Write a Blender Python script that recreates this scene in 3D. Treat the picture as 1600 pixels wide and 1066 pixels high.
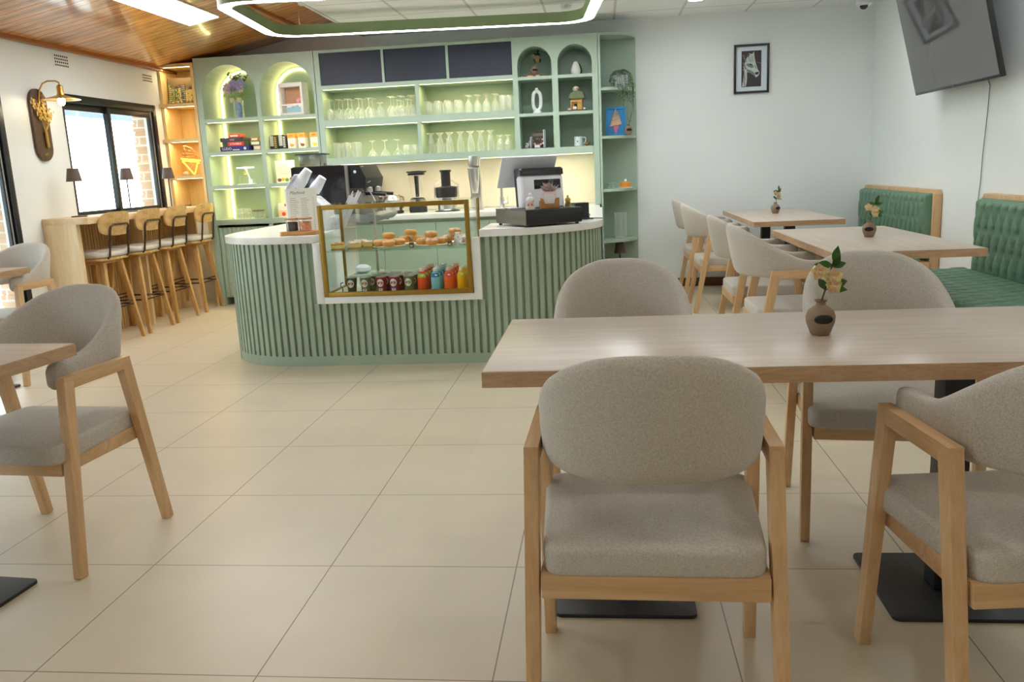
import bpy, bmesh, math, random
from mathutils import Vector, Matrix
for o in list(bpy.data.objects): bpy.data.objects.remove(o)
S = bpy.context.scene
COL = S.collection
PI = math.pi
random.seed(7)

# ------------------------------------------------------------------ camera
EYE = 1.223                       # eye height
yaw, pitch, roll = 0.113, 0.2009, -0.0465
f_ = Vector((-math.sin(yaw)*math.cos(pitch), math.cos(yaw)*math.cos(pitch), -math.sin(pitch)))
r_ = Vector((math.cos(yaw), math.sin(yaw), 0))
u_ = r_.cross(f_)
r2 = math.cos(roll)*r_ + math.sin(roll)*u_
u2 = -math.sin(roll)*r_ + math.cos(roll)*u_
cam = bpy.data.cameras.new('camera'); camo = bpy.data.objects.new('camera', cam); COL.objects.link(camo)
cam.sensor_width = 36; cam.lens = 1315.2/1600*36; cam.clip_start = .05
M = Matrix((r2, u2, -f_)).transposed().to_4x4(); M.translation = (0, 0, EYE)
camo.matrix_world = M
S.camera = camo

# ------------------------------------------------------------------ world, sun, large lights, exposure
W = bpy.data.worlds.new('sky'); S.world = W; W.use_nodes = True
bg = W.node_tree.nodes['Background']; bg.inputs[0].default_value = (.76, .89, 1, 1); bg.inputs[1].default_value = 4.2
sun = bpy.data.lights.new('sun', 'SUN'); sun.energy = 5; sun.angle = .02; sun.color = (1, .95, .86)
suno = bpy.data.objects.new('sun', sun); COL.objects.link(suno); suno.rotation_euler = (math.radians(22), 0, math.radians(160))
S.view_settings.view_transform = 'Standard'; S.view_settings.look = 'None'
S.view_settings.exposure = 1.2; S.view_settings.gamma = 1; S.view_settings.use_curve_mapping = False
S.cycles.use_denoising = True
S.cycles.max_bounces = 10; S.cycles.diffuse_bounces = 5; S.cycles.glossy_bounces = 4; S.cycles.transparent_max_bounces = 24
S.cycles.transmission_bounces = 6; S.cycles.caustics_reflective = False; S.cycles.caustics_refractive = False
S.cycles.sample_clamp_indirect = 6
def portal(loc, rot, sx, sy):
    l = bpy.data.lights.new('window_portal', 'AREA'); l.shape = 'RECTANGLE'; l.size = sx; l.size_y = sy; l.cycles.is_portal = True
    o = bpy.data.objects.new('window_portal', l); COL.objects.link(o); o.location = loc; o.rotation_euler = rot

# ------------------------------------------------------------------ materials
MATS = {}
def srgb(r, g, b):
    f = lambda c: (c/255/12.92) if c/255 <= .04045 else ((c/255+.055)/1.055)**2.4
    return (f(r), f(g), f(b))
def nodes(name):
    m = bpy.data.materials.new(name); m.use_nodes = True
    nt = m.node_tree; return m, nt, nt.nodes['Principled BSDF']
def N(nt, t, **kw):
    n = nt.nodes.new(t)
    for k, v in kw.items(): setattr(n, k, v)
    return n
def L(nt, a, b): nt.links.new(a, b)
def mapping(nt, scale=(1, 1, 1), rot=(0, 0, 0)):
    tc = N(nt, 'ShaderNodeTexCoord'); mp = N(nt, 'ShaderNodeMapping')
    mp.inputs['Scale'].default_value = scale; mp.inputs['Rotation'].default_value = rot
    L(nt, tc.outputs['Object'], mp.inputs['Vector']); return mp.outputs['Vector']
def bump(nt, b, h, strength, dist=.01):
    n = N(nt, 'ShaderNodeBump'); n.inputs['Strength'].default_value = strength; n.inputs['Distance'].default_value = dist
    L(nt, h, n.inputs['Height']); L(nt, n.outputs[0], b.inputs['Normal'])
def ramp(nt, fac, stops):
    n = N(nt, 'ShaderNodeValToRGB'); e = n.color_ramp.elements
    e[0].position, e[0].color = stops[0][0], (*stops[0][1], 1)
    e[1].position, e[1].color = stops[-1][0], (*stops[-1][1], 1)
    for p, c in stops[1:-1]:
        x = e.new(p); x.color = (*c, 1)
    L(nt, fac, n.inputs[0]); return n.outputs[0]
def mul(c, k): return tuple(min(1, x*k) for x in c)
def plain(name, c, rough=.5, metal=0, var=.06, scale=6, bmp=0, spec=.5, emit=0, coat=0):
    """painted or moulded surface with a faint cloudy variation"""
    if name in MATS: return MATS[name]
    m, nt, b = nodes(name)
    n = N(nt, 'ShaderNodeTexNoise'); n.inputs['Scale'].default_value = scale; n.inputs['Detail'].default_value = 4
    L(nt, mapping(nt), n.inputs['Vector'])
    L(nt, ramp(nt, n.outputs['Fac'], [(.3, mul(c, 1-var)), (.7, mul(c, 1+var))]), b.inputs['Base Color'])
    b.inputs['Roughness'].default_value = rough; b.inputs['Metallic'].default_value = metal
    b.inputs['Specular IOR Level'].default_value = spec; b.inputs['Coat Weight'].default_value = coat
    if bmp: bump(nt, b, n.outputs['Fac'], bmp)
    MATS[name] = m; return m
def glow(name, c, strength):
    if name in MATS: return MATS[name]
    m, nt, b = nodes(name)
    b.inputs['Base Color'].default_value = (*mul(c, .8), 1)
    b.inputs['Emission Color'].default_value = (*c, 1); b.inputs['Emission Strength'].default_value = strength
    MATS[name] = m; return m
def wood(name, c1, c2, rough=.4, grain=(1, 14, 14), scale=3, dist=1.2, coat=0):
    """grain runs along the axis with the smallest scale"""
    if name in MATS: return MATS[name]
    m, nt, b = nodes(name)
    v = mapping(nt, grain)
    n = N(nt, 'ShaderNodeTexNoise'); n.inputs['Scale'].default_value = scale; n.inputs['Detail'].default_value = 6; n.inputs['Distortion'].default_value = dist
    L(nt, v, n.inputs['Vector'])
    n2 = N(nt, 'ShaderNodeTexNoise'); n2.inputs['Scale'].default_value = scale*7; n2.inputs['Detail'].default_value = 3
    L(nt, v, n2.inputs['Vector'])
    mx = N(nt, 'ShaderNodeMath', operation='MULTIPLY_ADD'); mx.inputs[1].default_value = .35; L(nt, n2.outputs['Fac'], mx.inputs[0])
    ml = N(nt, 'ShaderNodeMath', operation='MULTIPLY'); ml.inputs[1].default_value = .65; L(nt, n.outputs['Fac'], ml.inputs[0]); L(nt, ml.outputs[0], mx.inputs[2])
    L(nt, ramp(nt, mx.outputs[0], [(.36, c2), (.5, tuple((a+b_)/2 for a, b_ in zip(c1, c2))), (.62, c1)]), b.inputs['Base Color'])
    b.inputs['Roughness'].default_value = rough; b.inputs['Coat Weight'].default_value = coat; b.inputs['Coat Roughness'].default_value = .1
    bump(nt, b, mx.outputs[0], .08, .004)
    MATS[name] = m; return m
def fabric(name, c, c2, scale=420, bmp=.35):
    if name in MATS: return MATS[name]
    m, nt, b = nodes(name)
    v = mapping(nt)
    a = N(nt, 'ShaderNodeTexNoise'); a.inputs['Scale'].default_value = 1; a.inputs['Detail'].default_value = 2
    L(nt, mapping(nt, (scale, scale*.3, scale*.3)), a.inputs['Vector'])
    d = N(nt, 'ShaderNodeTexNoise'); d.inputs['Scale'].default_value = 1; d.inputs['Detail'].default_value = 2
    L(nt, mapping(nt, (scale*.3, scale*.3, scale)), d.inputs['Vector'])
    s = N(nt, 'ShaderNodeMath', operation='ADD'); L(nt, a.outputs['Fac'], s.inputs[0]); L(nt, d.outputs['Fac'], s.inputs[1])
    h = N(nt, 'ShaderNodeMath', operation='MULTIPLY'); h.inputs[1].default_value = .5; L(nt, s.outputs[0], h.inputs[0])
    L(nt, ramp(nt, h.outputs[0], [(.36, c2), (.62, c)]), b.inputs['Base Color'])
    b.inputs['Roughness'].default_value = .95; b.inputs['Specular IOR Level'].default_value = .15
    b.inputs['Sheen Weight'].default_value = .25; b.inputs['Sheen Roughness'].default_value = .5
    bump(nt, b, h.outputs[0], bmp, .002)
    MATS[name] = m; return m
def glass(name, tint=(1, 1, 1), edge=.55, rough=.03, base=.04, frost=0):
    """thin clear glass: see-through face on, reflecting towards grazing"""
    if name in MATS: return MATS[name]
    m = bpy.data.materials.new(name); m.use_nodes = True; nt = m.node_tree; nt.nodes.clear()
    out = N(nt, 'ShaderNodeOutputMaterial'); t = N(nt, 'ShaderNodeBsdfTransparent'); g = N(nt, 'ShaderNodeBsdfGlossy')
    t.inputs[0].default_value = (*tint, 1); g.inputs['Roughness'].default_value = rough; g.inputs[0].default_value = (1, 1, 1, 1)
    if frost:
        df = N(nt, 'ShaderNodeBsdfDiffuse'); df.inputs[0].default_value = (1, 1, 1, 1); m0 = N(nt, 'ShaderNodeMixShader'); m0.inputs[0].default_value = frost
        L(nt, g.outputs[0], m0.inputs[1]); L(nt, df.outputs[0], m0.inputs[2]); g = m0
    lw = N(nt, 'ShaderNodeLayerWeight'); lw.inputs[0].default_value = .3
    mr = N(nt, 'ShaderNodeMapRange'); mr.inputs['To Min'].default_value = base; mr.inputs['To Max'].default_value = edge
    p = N(nt, 'ShaderNodeMath', operation='POWER'); p.inputs[1].default_value = 2
    L(nt, lw.outputs['Facing'], p.inputs[0]); L(nt, p.outputs[0], mr.inputs['Value'])
    mx = N(nt, 'ShaderNodeMixShader'); L(nt, mr.outputs[0], mx.inputs[0]); L(nt, t.outputs[0], mx.inputs[1]); L(nt, g.outputs[0], mx.inputs[2])
    L(nt, mx.outputs[0], out.inputs[0]); MATS[name] = m; return m
def grid_lines(nt, axis_out, off, size, w):
    """1 where the coordinate lies within w of a multiple of size"""
    a = N(nt, 'ShaderNodeMath', operation='SUBTRACT'); a.inputs[1].default_value = off - size/2; L(nt, axis_out, a.inputs[0])
    d = N(nt, 'ShaderNodeMath', operation='DIVIDE'); d.inputs[1].default_value = size; L(nt, a.outputs[0], d.inputs[0])
    f = N(nt, 'ShaderNodeMath', operation='FRACT'); L(nt, d.outputs[0], f.inputs[0])
    s = N(nt, 'ShaderNodeMath', operation='SUBTRACT'); s.inputs[1].default_value = .5; L(nt, f.outputs[0], s.inputs[0])
    ab = N(nt, 'ShaderNodeMath', operation='ABSOLUTE'); L(nt, s.outputs[0], ab.inputs[0])
    lt = N(nt, 'ShaderNodeMath', operation='LESS_THAN'); lt.inputs[1].default_value = w/2/size; L(nt, ab.outputs[0], lt.inputs[0])
    fl = N(nt, 'ShaderNodeMath', operation='FLOOR'); L(nt, d.outputs[0], fl.inputs[0])
    return lt.outputs[0], fl.outputs[0]
def tiles(name, c, cline, ox, oy, size, w, rough, var=.05, cloud=.08, bmp=.02, spec=.5):
    m, nt, b = nodes(name)
    tc = N(nt, 'ShaderNodeTexCoord'); sp = N(nt, 'ShaderNodeSeparateXYZ'); L(nt, tc.outputs['Object'], sp.inputs[0])
    lx, ix = grid_lines(nt, sp.outputs[0], ox, size, w); ly, iy = grid_lines(nt, sp.outputs[1], oy, size, w)
    mx = N(nt, 'ShaderNodeMath', operation='MAXIMUM'); L(nt, lx, mx.inputs[0]); L(nt, ly, mx.inputs[1])
    cb = N(nt, 'ShaderNodeCombineXYZ'); L(nt, ix, cb.inputs[0]); L(nt, iy, cb.inputs[1])
    wn = N(nt, 'ShaderNodeTexWhiteNoise'); L(nt, cb.outputs[0], wn.inputs['Vector'])
    no = N(nt, 'ShaderNodeTexNoise'); no.inputs['Scale'].default_value = 3.5; no.inputs['Detail'].default_value = 6; L(nt, tc.outputs['Object'], no.inputs['Vector'])
    base = ramp(nt, no.outputs['Fac'], [(.3, mul(c, 1-cloud)), (.7, mul(c, 1+cloud))])
    hs = N(nt, 'ShaderNodeHueSaturation'); L(nt, base, hs.inputs['Color'])
    mr = N(nt, 'ShaderNodeMapRange'); mr.inputs['To Min'].default_value = 1-var; mr.inputs['To Max'].default_value = 1+var
    L(nt, wn.outputs['Value'], mr.inputs['Value']); L(nt, mr.outputs[0], hs.inputs['Value'])
    mix = N(nt, 'ShaderNodeMix', data_type='RGBA'); L(nt, mx.outputs[0], mix.inputs['Factor'])
    L(nt, hs.outputs[0], mix.inputs['A']); mix.inputs['B'].default_value = (*cline, 1)
    L(nt, mix.outputs['Result'], b.inputs['Base Color'])
    b.inputs['Roughness'].default_value = rough; b.inputs['Specular IOR Level'].default_value = spec
    n3 = N(nt, 'ShaderNodeTexNoise'); n3.inputs['Scale'].default_value = 160; L(nt, tc.outputs['Object'], n3.inputs['Vector'])
    if bmp: bump(nt, b, n3.outputs['Fac'], bmp, .004)
    MATS[name] = m; return m

WHITE_PAINT = plain('white_paint', srgb(226, 230, 227), .6, var=.02, scale=2)
GREEN = plain('sage_green', srgb(166, 186, 168), .42, var=.03)
FABRIC = fabric('beige_fabric', srgb(204, 196, 185), srgb(175, 166, 155), 620, .3)
BEECH = wood('beech', srgb(220, 182, 138), srgb(200, 158, 112), .42, (9, 9, .7), 2.2)
BEECH_X = wood('beech_x', srgb(220, 182, 138), srgb(200, 158, 112), .42, (.7, 9, 9), 2.2)
OAK = wood('stool_oak', srgb(212, 172, 112), srgb(178, 134, 76), .4, (8, 8, .8), 2.4)
OAK_Y = wood('stool_oak_back', srgb(216, 178, 120), srgb(180, 138, 82), .4, (7, 1.2, 9), 2.4, .8)
BAR = wood('bar_maple', srgb(238, 212, 170), srgb(227, 196, 150), .45, (6, 6, .8), 1.6)
BAR_Y = wood('bar_maple_top', srgb(233, 204, 160), srgb(218, 184, 136), .4, (8, .8, 8), 1.6)
LAM = wood('table_laminate', srgb(204, 186, 169), srgb(187, 167, 149), .28, (1.0, 16, 16), 2.0, .6)
LAM_Y = wood('table_laminate_y', srgb(204, 186, 169), srgb(187, 167, 149), .28, (16, 1.0, 16), 2.0, .6)
BLACK = plain('black_steel', (.018, .018, .02), .45, 0, .1)
BLACKP = plain('black_plastic', (.015, .015, .017), .3)
GREY = plain('grey_plastic', (.18, .18, .19), .4)
WHITEP = plain('white_plastic', srgb(232, 233, 240), .35, var=.01)
STONE = plain('white_quartz', srgb(235, 234, 230), .22, var=.03, scale=14)
GOLD = plain('brushed_gold', srgb(158, 124, 52), .42, .8, .08, 30)
BRASS = plain('brass', srgb(205, 165, 85), .3, .9, .05)
STEEL = plain('steel', (.62, .61, .59), .28, 1, .04)
DARKIRON = plain('bronze_iron', srgb(82, 62, 48), .4, .5)
CLEAR = glass('clear_glass')
PANE = glass('pane_glass', (.98, .995, .985), .22, .01, .012)
TUMBLER = glass('tumbler_glass', (.98, .99, .98), .95, .15, .12, .45)
WARM_LED = glow('warm_led', (1, .80, .36), 4.5)
STRIP_LED = glow('strip_led', (1, .84, .5), 2)
COOL_LED = glow('white_led', (1, .98, .95), 6)

# ------------------------------------------------------------------ mesh helpers
def B(): return bmesh.new()
def merge(bm, t, M=None, mi=0):
    if M is not None: bmesh.ops.transform(t, matrix=M, verts=t.verts)
    for f in t.faces: f.material_index = mi
    me = bpy.data.meshes.new('t'); t.to_mesh(me); t.free(); bm.from_mesh(me); bpy.data.meshes.remove(me)
def box(bm, x0, x1, y0, y1, z0, z1, bev=0, seg=2, M=None, mi=0):
    t = bmesh.new(); bmesh.ops.create_cube(t, size=1)
    for v in t.verts: v.co = Vector(((x0+x1)/2+v.co.x*(x1-x0), (y0+y1)/2+v.co.y*(y1-y0), (z0+z1)/2+v.co.z*(z1-z0)))
    if bev: bmesh.ops.bevel(t, geom=list(t.edges), offset=bev, segments=seg, profile=.6, affect='EDGES')
    merge(bm, t, M, mi)
def bar(bm, p0, p1, s0, s1=None, side=(1, 0, 0), bev=.004, mi=0):
    """straight bar between two points; s=(width along side, depth)"""
    s1 = s1 or s0; p0 = Vector(p0); p1 = Vector(p1); d = (p1-p0).normalized()
    a = Vector(side); a = (a - d*a.dot(d)).normalized(); b = d.cross(a)
    t = bmesh.new(); vs = []
    for p, s in ((p0, s0), (p1, s1)):
        for i, j in ((-1, -1), (1, -1), (1, 1), (-1, 1)): vs.append(t.verts.new(p + a*s[0]/2*i + b*s[1]/2*j))
    t.faces.new(vs[3::-1]); t.faces.new(vs[4:])
    for k in range(4): t.faces.new((vs[k], vs[(k+1) % 4], vs[4+(k+1) % 4], vs[4+k]))
    bmesh.ops.recalc_face_normals(t, faces=t.faces)
    if bev: bmesh.ops.bevel(t, geom=list(t.edges), offset=bev, segments=2, profile=.6, affect='EDGES')
    merge(bm, t, None, mi)
def loft(bm, rings, closed=True, cap0=True, cap1=True, mi=0, M=None):
    t = bmesh.new(); R = [[t.verts.new(p) for p in r] for r in rings]
    for a, b in zip(R, R[1:]):
        n = len(a)
        for i in range(n if closed else n-1): t.faces.new((a[i], a[(i+1) % n], b[(i+1) % n], b[i]))
    if closed and cap0: t.faces.new(R[0][::-1])
    if closed and cap1: t.faces.new(R[-1])
    bmesh.ops.remove_doubles(t, verts=t.verts, dist=1e-6)
    bmesh.ops.recalc_face_normals(t, faces=t.faces)
    merge(bm, t, M, mi)
def lathe(bm, prof, c=(0, 0, 0), n=24, M=None, mi=0, sx=1, sy=1, cap=True):
    rings = [[Vector((c[0]+max(r, 1e-4)*sx*math.cos(2*PI*k/n), c[1]+max(r, 1e-4)*sy*math.sin(2*PI*k/n), c[2]+z)) for k in range(n)] for r, z in prof]
    loft(bm, rings, True, cap, cap, mi, M)
def shell_lathe(bm, prof, th, c=(0, 0, 0), n=20, mi=0):
    """open vessel: outer profile up, inner profile down"""
    inner = [(max(r-th, .0005), z+(th if i == 0 else 0)) for i, (r, z) in enumerate(prof)]
    lathe(bm, prof + inner[::-1], c, n, None, mi)
def tube(bm, pts, r, n=8, closed=False, mi=0, r1=None):
    pts = [Vector(p) for p in pts]; m = len(pts); rings = []; prev = None
    for i, p in enumerate(pts):
        if closed: d = (pts[(i+1) % m]-pts[i-1]).normalized()
        else: d = (pts[min(i+1, m-1)]-pts[max(i-1, 0)]).normalized()
        a = prev if prev is not None else (Vector((0, 0, 1)) if abs(d.z) < .9 else Vector((1, 0, 0)))
        a = (a-d*a.dot(d)).normalized(); prev = a; b = d.cross(a)
        rr = r if r1 is None else r+(r1-r)*i/(m-1)
        rings.append([p+(a*math.cos(2*PI*k/n)+b*math.sin(2*PI*k/n))*rr for k in range(n)])
    if closed: loft(bm, rings+[rings[0]], True, False, False, mi)
    else: loft(bm, rings, True, True, True, mi)
def prism(bm, poly, axis, a, b, bev=0, mi=0, M=None):
    """extrude a 2-D polygon along axis from a to b"""
    mk = {'x': lambda p, t: (t, p[0], p[1]), 'y': lambda p, t: (p[0], t, p[1]), 'z': lambda p, t: (p[0], p[1], t)}[axis]
    t = bmesh.new(); lo = [t.verts.new(mk(p, a)) for p in poly]; hi = [t.verts.new(mk(p, b)) for p in poly]; n = len(poly)
    t.faces.new(lo[::-1]); t.faces.new(hi)
    for i in range(n): t.faces.new((lo[i], lo[(i+1) % n], hi[(i+1) % n], hi[i]))
    bmesh.ops.recalc_face_normals(t, faces=t.faces)
    if bev: bmesh.ops.bevel(t, geom=[e for e in t.edges if len(e.link_faces) == 2 and e.calc_face_angle() > .6], offset=bev, segments=2, profile=.6, affect='EDGES')
    merge(bm, t, M, mi)
def blob(bm, c, r, n=14, m=10, pw=1, mi=0, M=None):
    rings = []
    for i in range(m+1):
        ph = -PI/2+PI*i/m; rr = max(math.cos(ph)**pw, 1e-3); z = math.sin(ph)
        rings.append([Vector((c[0]+r[0]*rr*math.cos(2*PI*k/n), c[1]+r[1]*rr*math.sin(2*PI*k/n), c[2]+r[2]*z)) for k in range(n)])
    loft(bm, rings, True, True, True, mi, M)
def rrect(x0, x1, y0, y1, r, n=6):
    pts = []
    for cx, cy, a in ((x1-r, y1-r, 0), (x0+r, y1-r, PI/2), (x0+r, y0+r, PI), (x1-r, y0+r, 1.5*PI)):
        for k in range(n+1): pts.append((cx+r*math.cos(a+PI/2*k/n), cy+r*math.sin(a+PI/2*k/n)))
    return pts
def slab(bm, x0, x1, y0, y1, z0, z1, r, e, crown=0, n=6, M=None, mi=0):
    """rounded pad: rounded outline, rounded edges of radius e, domed top"""
    rings = []; cx, cy = (x0+x1)/2, (y0+y1)/2
    def ring(ins, z): return [Vector((x, y, z)) for x, y in rrect(x0+ins, x1-ins, y0+ins, y1-ins, max(r-ins, .003), n)]
    for k in range(5): a = PI/2*k/4; rings.append(ring(e*(1-math.sin(a)), z0+e*(1-math.cos(a))))
    for k in range(5): a = PI/2*k/4; rings.append(ring(e*(1-math.cos(a)), z1-e+e*math.sin(a)))
    if crown:
        base = ring(e, z1)
        for q in (.8, .6, .4, .2, .05): rings.append([Vector((cx+(p.x-cx)*q, cy+(p.y-cy)*q, z1+crown*(1-q**2))) for p in base])
    loft(bm, rings, True, True, True, mi, M)
def obj(name, bm, mat, parent=None, smooth=40, loc=None, rot=None):
    me = bpy.data.meshes.new(name); bm.to_mesh(me); bm.free()
    for m in (mat if isinstance(mat, (list, tuple)) else [mat]): me.materials.append(m)
    me.polygons.foreach_set('use_smooth', [True]*len(me.polygons)); me.set_sharp_from_angle(angle=math.radians(smooth))
    o = bpy.data.objects.new(name, me); COL.objects.link(o)
    if parent is not None: o.parent = parent
    if loc: o.location = loc
    if rot: o.rotation_euler = rot
    return o
def tag(o, label=None, cat=None, group=None, kind=None):
    for k, v in (('label', label), ('category', cat), ('group', group), ('kind', kind)):
        if v: o[k] = v
    return o
def thing(name, label, cat, loc=(0, 0, 0), rz=0, group=None, rx=0, ry=0):
    o = bpy.data.objects.new(name, None); COL.objects.link(o); o.empty_display_size = .1
    o.location = loc; o.rotation_euler = (rx, ry, rz); return tag(o, label, cat, group)
def struct(name, bm, mat, parent=None, smooth=30):
    o = obj(name, bm, mat, parent, smooth)
    if parent is None: o['kind'] = 'structure'
    return o
KIDS = {}
def dup(root, loc=None, rz=None, label=None, group=None):
    """copy of a thing with copies of its parts and sub-parts"""
    r = root.copy(); COL.objects.link(r)
    if loc: r.location = loc
    if rz is not None: r.rotation_euler.z = rz
    if label: r['label'] = label
    if group: r['group'] = group
    def go(src, dst):
        for ch in [o for o in bpy.data.objects if o.parent == src]:
            c = ch.copy(); COL.objects.link(c); c.parent = dst; go(ch, c)
    go(root, r); return r
def text(bm, body, size, M, ex=.0006, mi=0, shear=0, align='CENTER'):
    cu = bpy.data.curves.new('t', 'FONT'); cu.body = body; cu.size = size; cu.extrude = ex; cu.align_x = align; cu.align_y = 'CENTER'; cu.shear = shear; cu.resolution_u = 3
    o = bpy.data.objects.new('t', cu); COL.objects.link(o)
    me = bpy.data.meshes.new_from_object(o.evaluated_get(bpy.context.evaluated_depsgraph_get()))
    t = bmesh.new(); t.from_mesh(me); bpy.data.meshes.remove(me); bpy.data.objects.remove(o); bpy.data.curves.remove(cu)
    merge(bm, t, M, mi)
def TR(x, y, z, rx=0, ry=0, rz=0):
    from mathutils import Euler
    return Matrix.Translation((x, y, z)) @ Euler((rx, ry, rz)).to_matrix().to_4x4()
FACE = PI/2      # text on a plane facing -Y: rx = FACE

# ------------------------------------------------------------------ the room
XL, XR, YB, YR, ZC = -4.28, 2.54, 8.5, -2.5, 2.57      # left, right, back, rear walls; hung ceiling
roofz = lambda x: 2.34 + .2*(x-XL)
FLOOR = tiles('floor_tile', srgb(217, 203, 178), srgb(128, 108, 82), -1.4947, 1.830, .6, .0035, .33, .02, .03, .03, .5)
b = B(); box(b, XL-.15, XR+.15, YR-.15, YB+.15, -.1, 0); struct('floor', b, FLOOR)
WALLM = plain('wall_paint', srgb(233, 237, 236), .55, var=.012, scale=1.2)
b = B(); box(b, XL-.15, XR+.15, YB, YB+.12, 0, 3.9); struct('wall_back', b, WALLM)
b = B(); box(b, XR, XR+.12, YR, YB, 0, 3.9); struct('wall_right', b, WALLM)
def wall_with_holes(name, axis, c0, c1, a0, a1, ztop, holes):
    """upright wall; axis 'y' runs along Y between x=c0..c1; holes = (a0,a1,z0,z1)"""
    b = B(); cur = a0
    def bx(p0, p1, z0, z1):
        if p1-p0 < 1e-4 or z1-z0 < 1e-4: return
        if axis == 'y': box(b, c0, c1, p0, p1, z0, z1)
        else: box(b, p0, p1, c0, c1, z0, z1)
    for h0, h1, z0, z1 in sorted(holes):
        bx(cur, h0, 0, ztop); bx(h0, h1, 0, z0); bx(h0, h1, z1, ztop); cur = h1
    bx(cur, a1, 0, ztop); return struct(name, b, WALLM)
LH = [(6.57, 8.03, .93, 1.985), (3.45, 5.86, 0, 1.985), (-.4, 2.0, .0, 2.05)]
wall_with_holes('wall_left', 'y', XL-.13, XL, YR, YB, 2.6, LH)
RH = []
wall_with_holes('wall_rear', 'x', YR-.12, YR, XL, XR, 3.9, RH)
for y0, y1, z0, z1 in LH: portal((XL-.12, (y0+y1)/2, (z0+z1)/2), (0, -PI/2, 0), z1-z0, y1-y0)
for x0, x1, z0, z1 in RH: portal(((x0+x1)/2, YR-.11, (z0+z1)/2), (PI/2, 0, 0), x1-x0, z1-z0)
CEILT = tiles('ceiling_tile', srgb(240, 241, 242), srgb(205, 205, 198), -2.29, 7.52, .61, .022, .8, .012, .015, .0, .3)
b = B(); box(b, -2.29, XR, YR, YB, ZC, ZC+.03); struct('ceiling', b, CEILT)
b = B(); box(b, -2.315, -2.29, YR, YB, ZC-.004, ZC+.045); struct('trim_1', b, WHITE_PAINT)
# sloping boarded ceiling
def plank_mat():
    m, nt, bs = nodes('varnished_boards')
    tc = N(nt, 'ShaderNodeTexCoord'); sp = N(nt, 'ShaderNodeSeparateXYZ'); L(nt, tc.outputs['Object'], sp.inputs[0])
    ly, iy = grid_lines(nt, sp.outputs[1], 0, .092, .011)
    cb = N(nt, 'ShaderNodeCombineXYZ'); L(nt, iy, cb.inputs[1]); wn = N(nt, 'ShaderNodeTexWhiteNoise'); L(nt, cb.outputs[0], wn.inputs['Vector'])
    sc = N(nt, 'ShaderNodeVectorMath', operation='SCALE'); sc.inputs['Scale'].default_value = 9; L(nt, wn.outputs['Color'], sc.inputs[0])
    ad = N(nt, 'ShaderNodeVectorMath', operation='ADD'); L(nt, mapping(nt, (.55, 16, 16)), ad.inputs[0]); L(nt, sc.outputs[0], ad.inputs[1])
    n = N(nt, 'ShaderNodeTexNoise'); n.inputs['Scale'].default_value = 2.2; n.inputs['Detail'].default_value = 6; n.inputs['Distortion'].default_value = .3; L(nt, ad.outputs[0], n.inputs['Vector'])
    k = N(nt, 'ShaderNodeTexNoise'); k.inputs['Scale'].default_value = 7; k.inputs['Detail'].default_value = 1; L(nt, mapping(nt, (.5, 1.6, 1)), k.inputs['Vector'])
    c = ramp(nt, n.outputs['Fac'], [(.30, srgb(190, 112, 50)), (.52, srgb(226, 150, 72)), (.70, srgb(242, 180, 104))])
    kn = ramp(nt, k.outputs['Fac'], [(.68, (1, 1, 1)), (.76, (.3, .17, .1))])
    m1 = N(nt, 'ShaderNodeMix', data_type='RGBA', blend_type='MULTIPLY'); m1.inputs['Factor'].default_value = .8; L(nt, c, m1.inputs['A']); L(nt, kn, m1.inputs['B'])
    m2 = N(nt, 'ShaderNodeMix', data_type='RGBA'); L(nt, ly, m2.inputs['Factor']); L(nt, m1.outputs['Result'], m2.inputs['A']); m2.inputs['B'].default_value = (.04, .015, .005, 1)
    hs = N(nt, 'ShaderNodeHueSaturation'); L(nt, m2.outputs['Result'], hs.inputs['Color'])
    mr = N(nt, 'ShaderNodeMapRange'); mr.inputs['To Min'].default_value = .72; mr.inputs['To Max'].default_value = 1.12; L(nt, wn.outputs['Value'], mr.inputs['Value']); L(nt, mr.outputs[0], hs.inputs['Value'])
    L(nt, hs.outputs[0], bs.inputs['Base Color']); bs.inputs['Roughness'].default_value = .3
    bs.inputs['Coat Weight'].default_value = 1; bs.inputs['Coat Roughness'].default_value = .1
    bump(nt, bs, ly, -.5, .006); return m
b = B(); t_ = .04
loft(b, [[Vector((x, y, roofz(x)+dz)) for x, dz in ((XL-.14, 0), (XR+.1, 0), (XR+.1, t_), (XL-.14, t_))] for y in (YR, YB+.1)])
struct('ceiling_wood', b, plank_mat())
b = B(); box(b, XL, XL+.045, YR, YB, 2.315, 2.375, .006); struct('trim_2', b, wood('cornice_wood', srgb(176, 106, 50), srgb(140, 76, 30), .35, (9, .7, 9)))
b = B(); x = -2.82; bar(b, (x, YR, roofz(x)-.012), (x, YB, roofz(x)-.012), (.05, .024)); struct('trim_3', b, wood('batten_wood', srgb(196, 140, 84), srgb(150, 92, 44), .3, (9, .7, 9)))
b = B(); box(b, .36, XR, YB-.018, YB, 0, .085, .004); struct('baseboard_back', b, wood('skirting_wood', srgb(112, 72, 42), srgb(84, 50, 28), .4, (.7, 9, 9)))
b = B(); box(b, XR-.018, XR, YR, YB-.02, 0, .085, .004); struct('baseboard_right', b, MATS['skirting_wood'])

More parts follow.
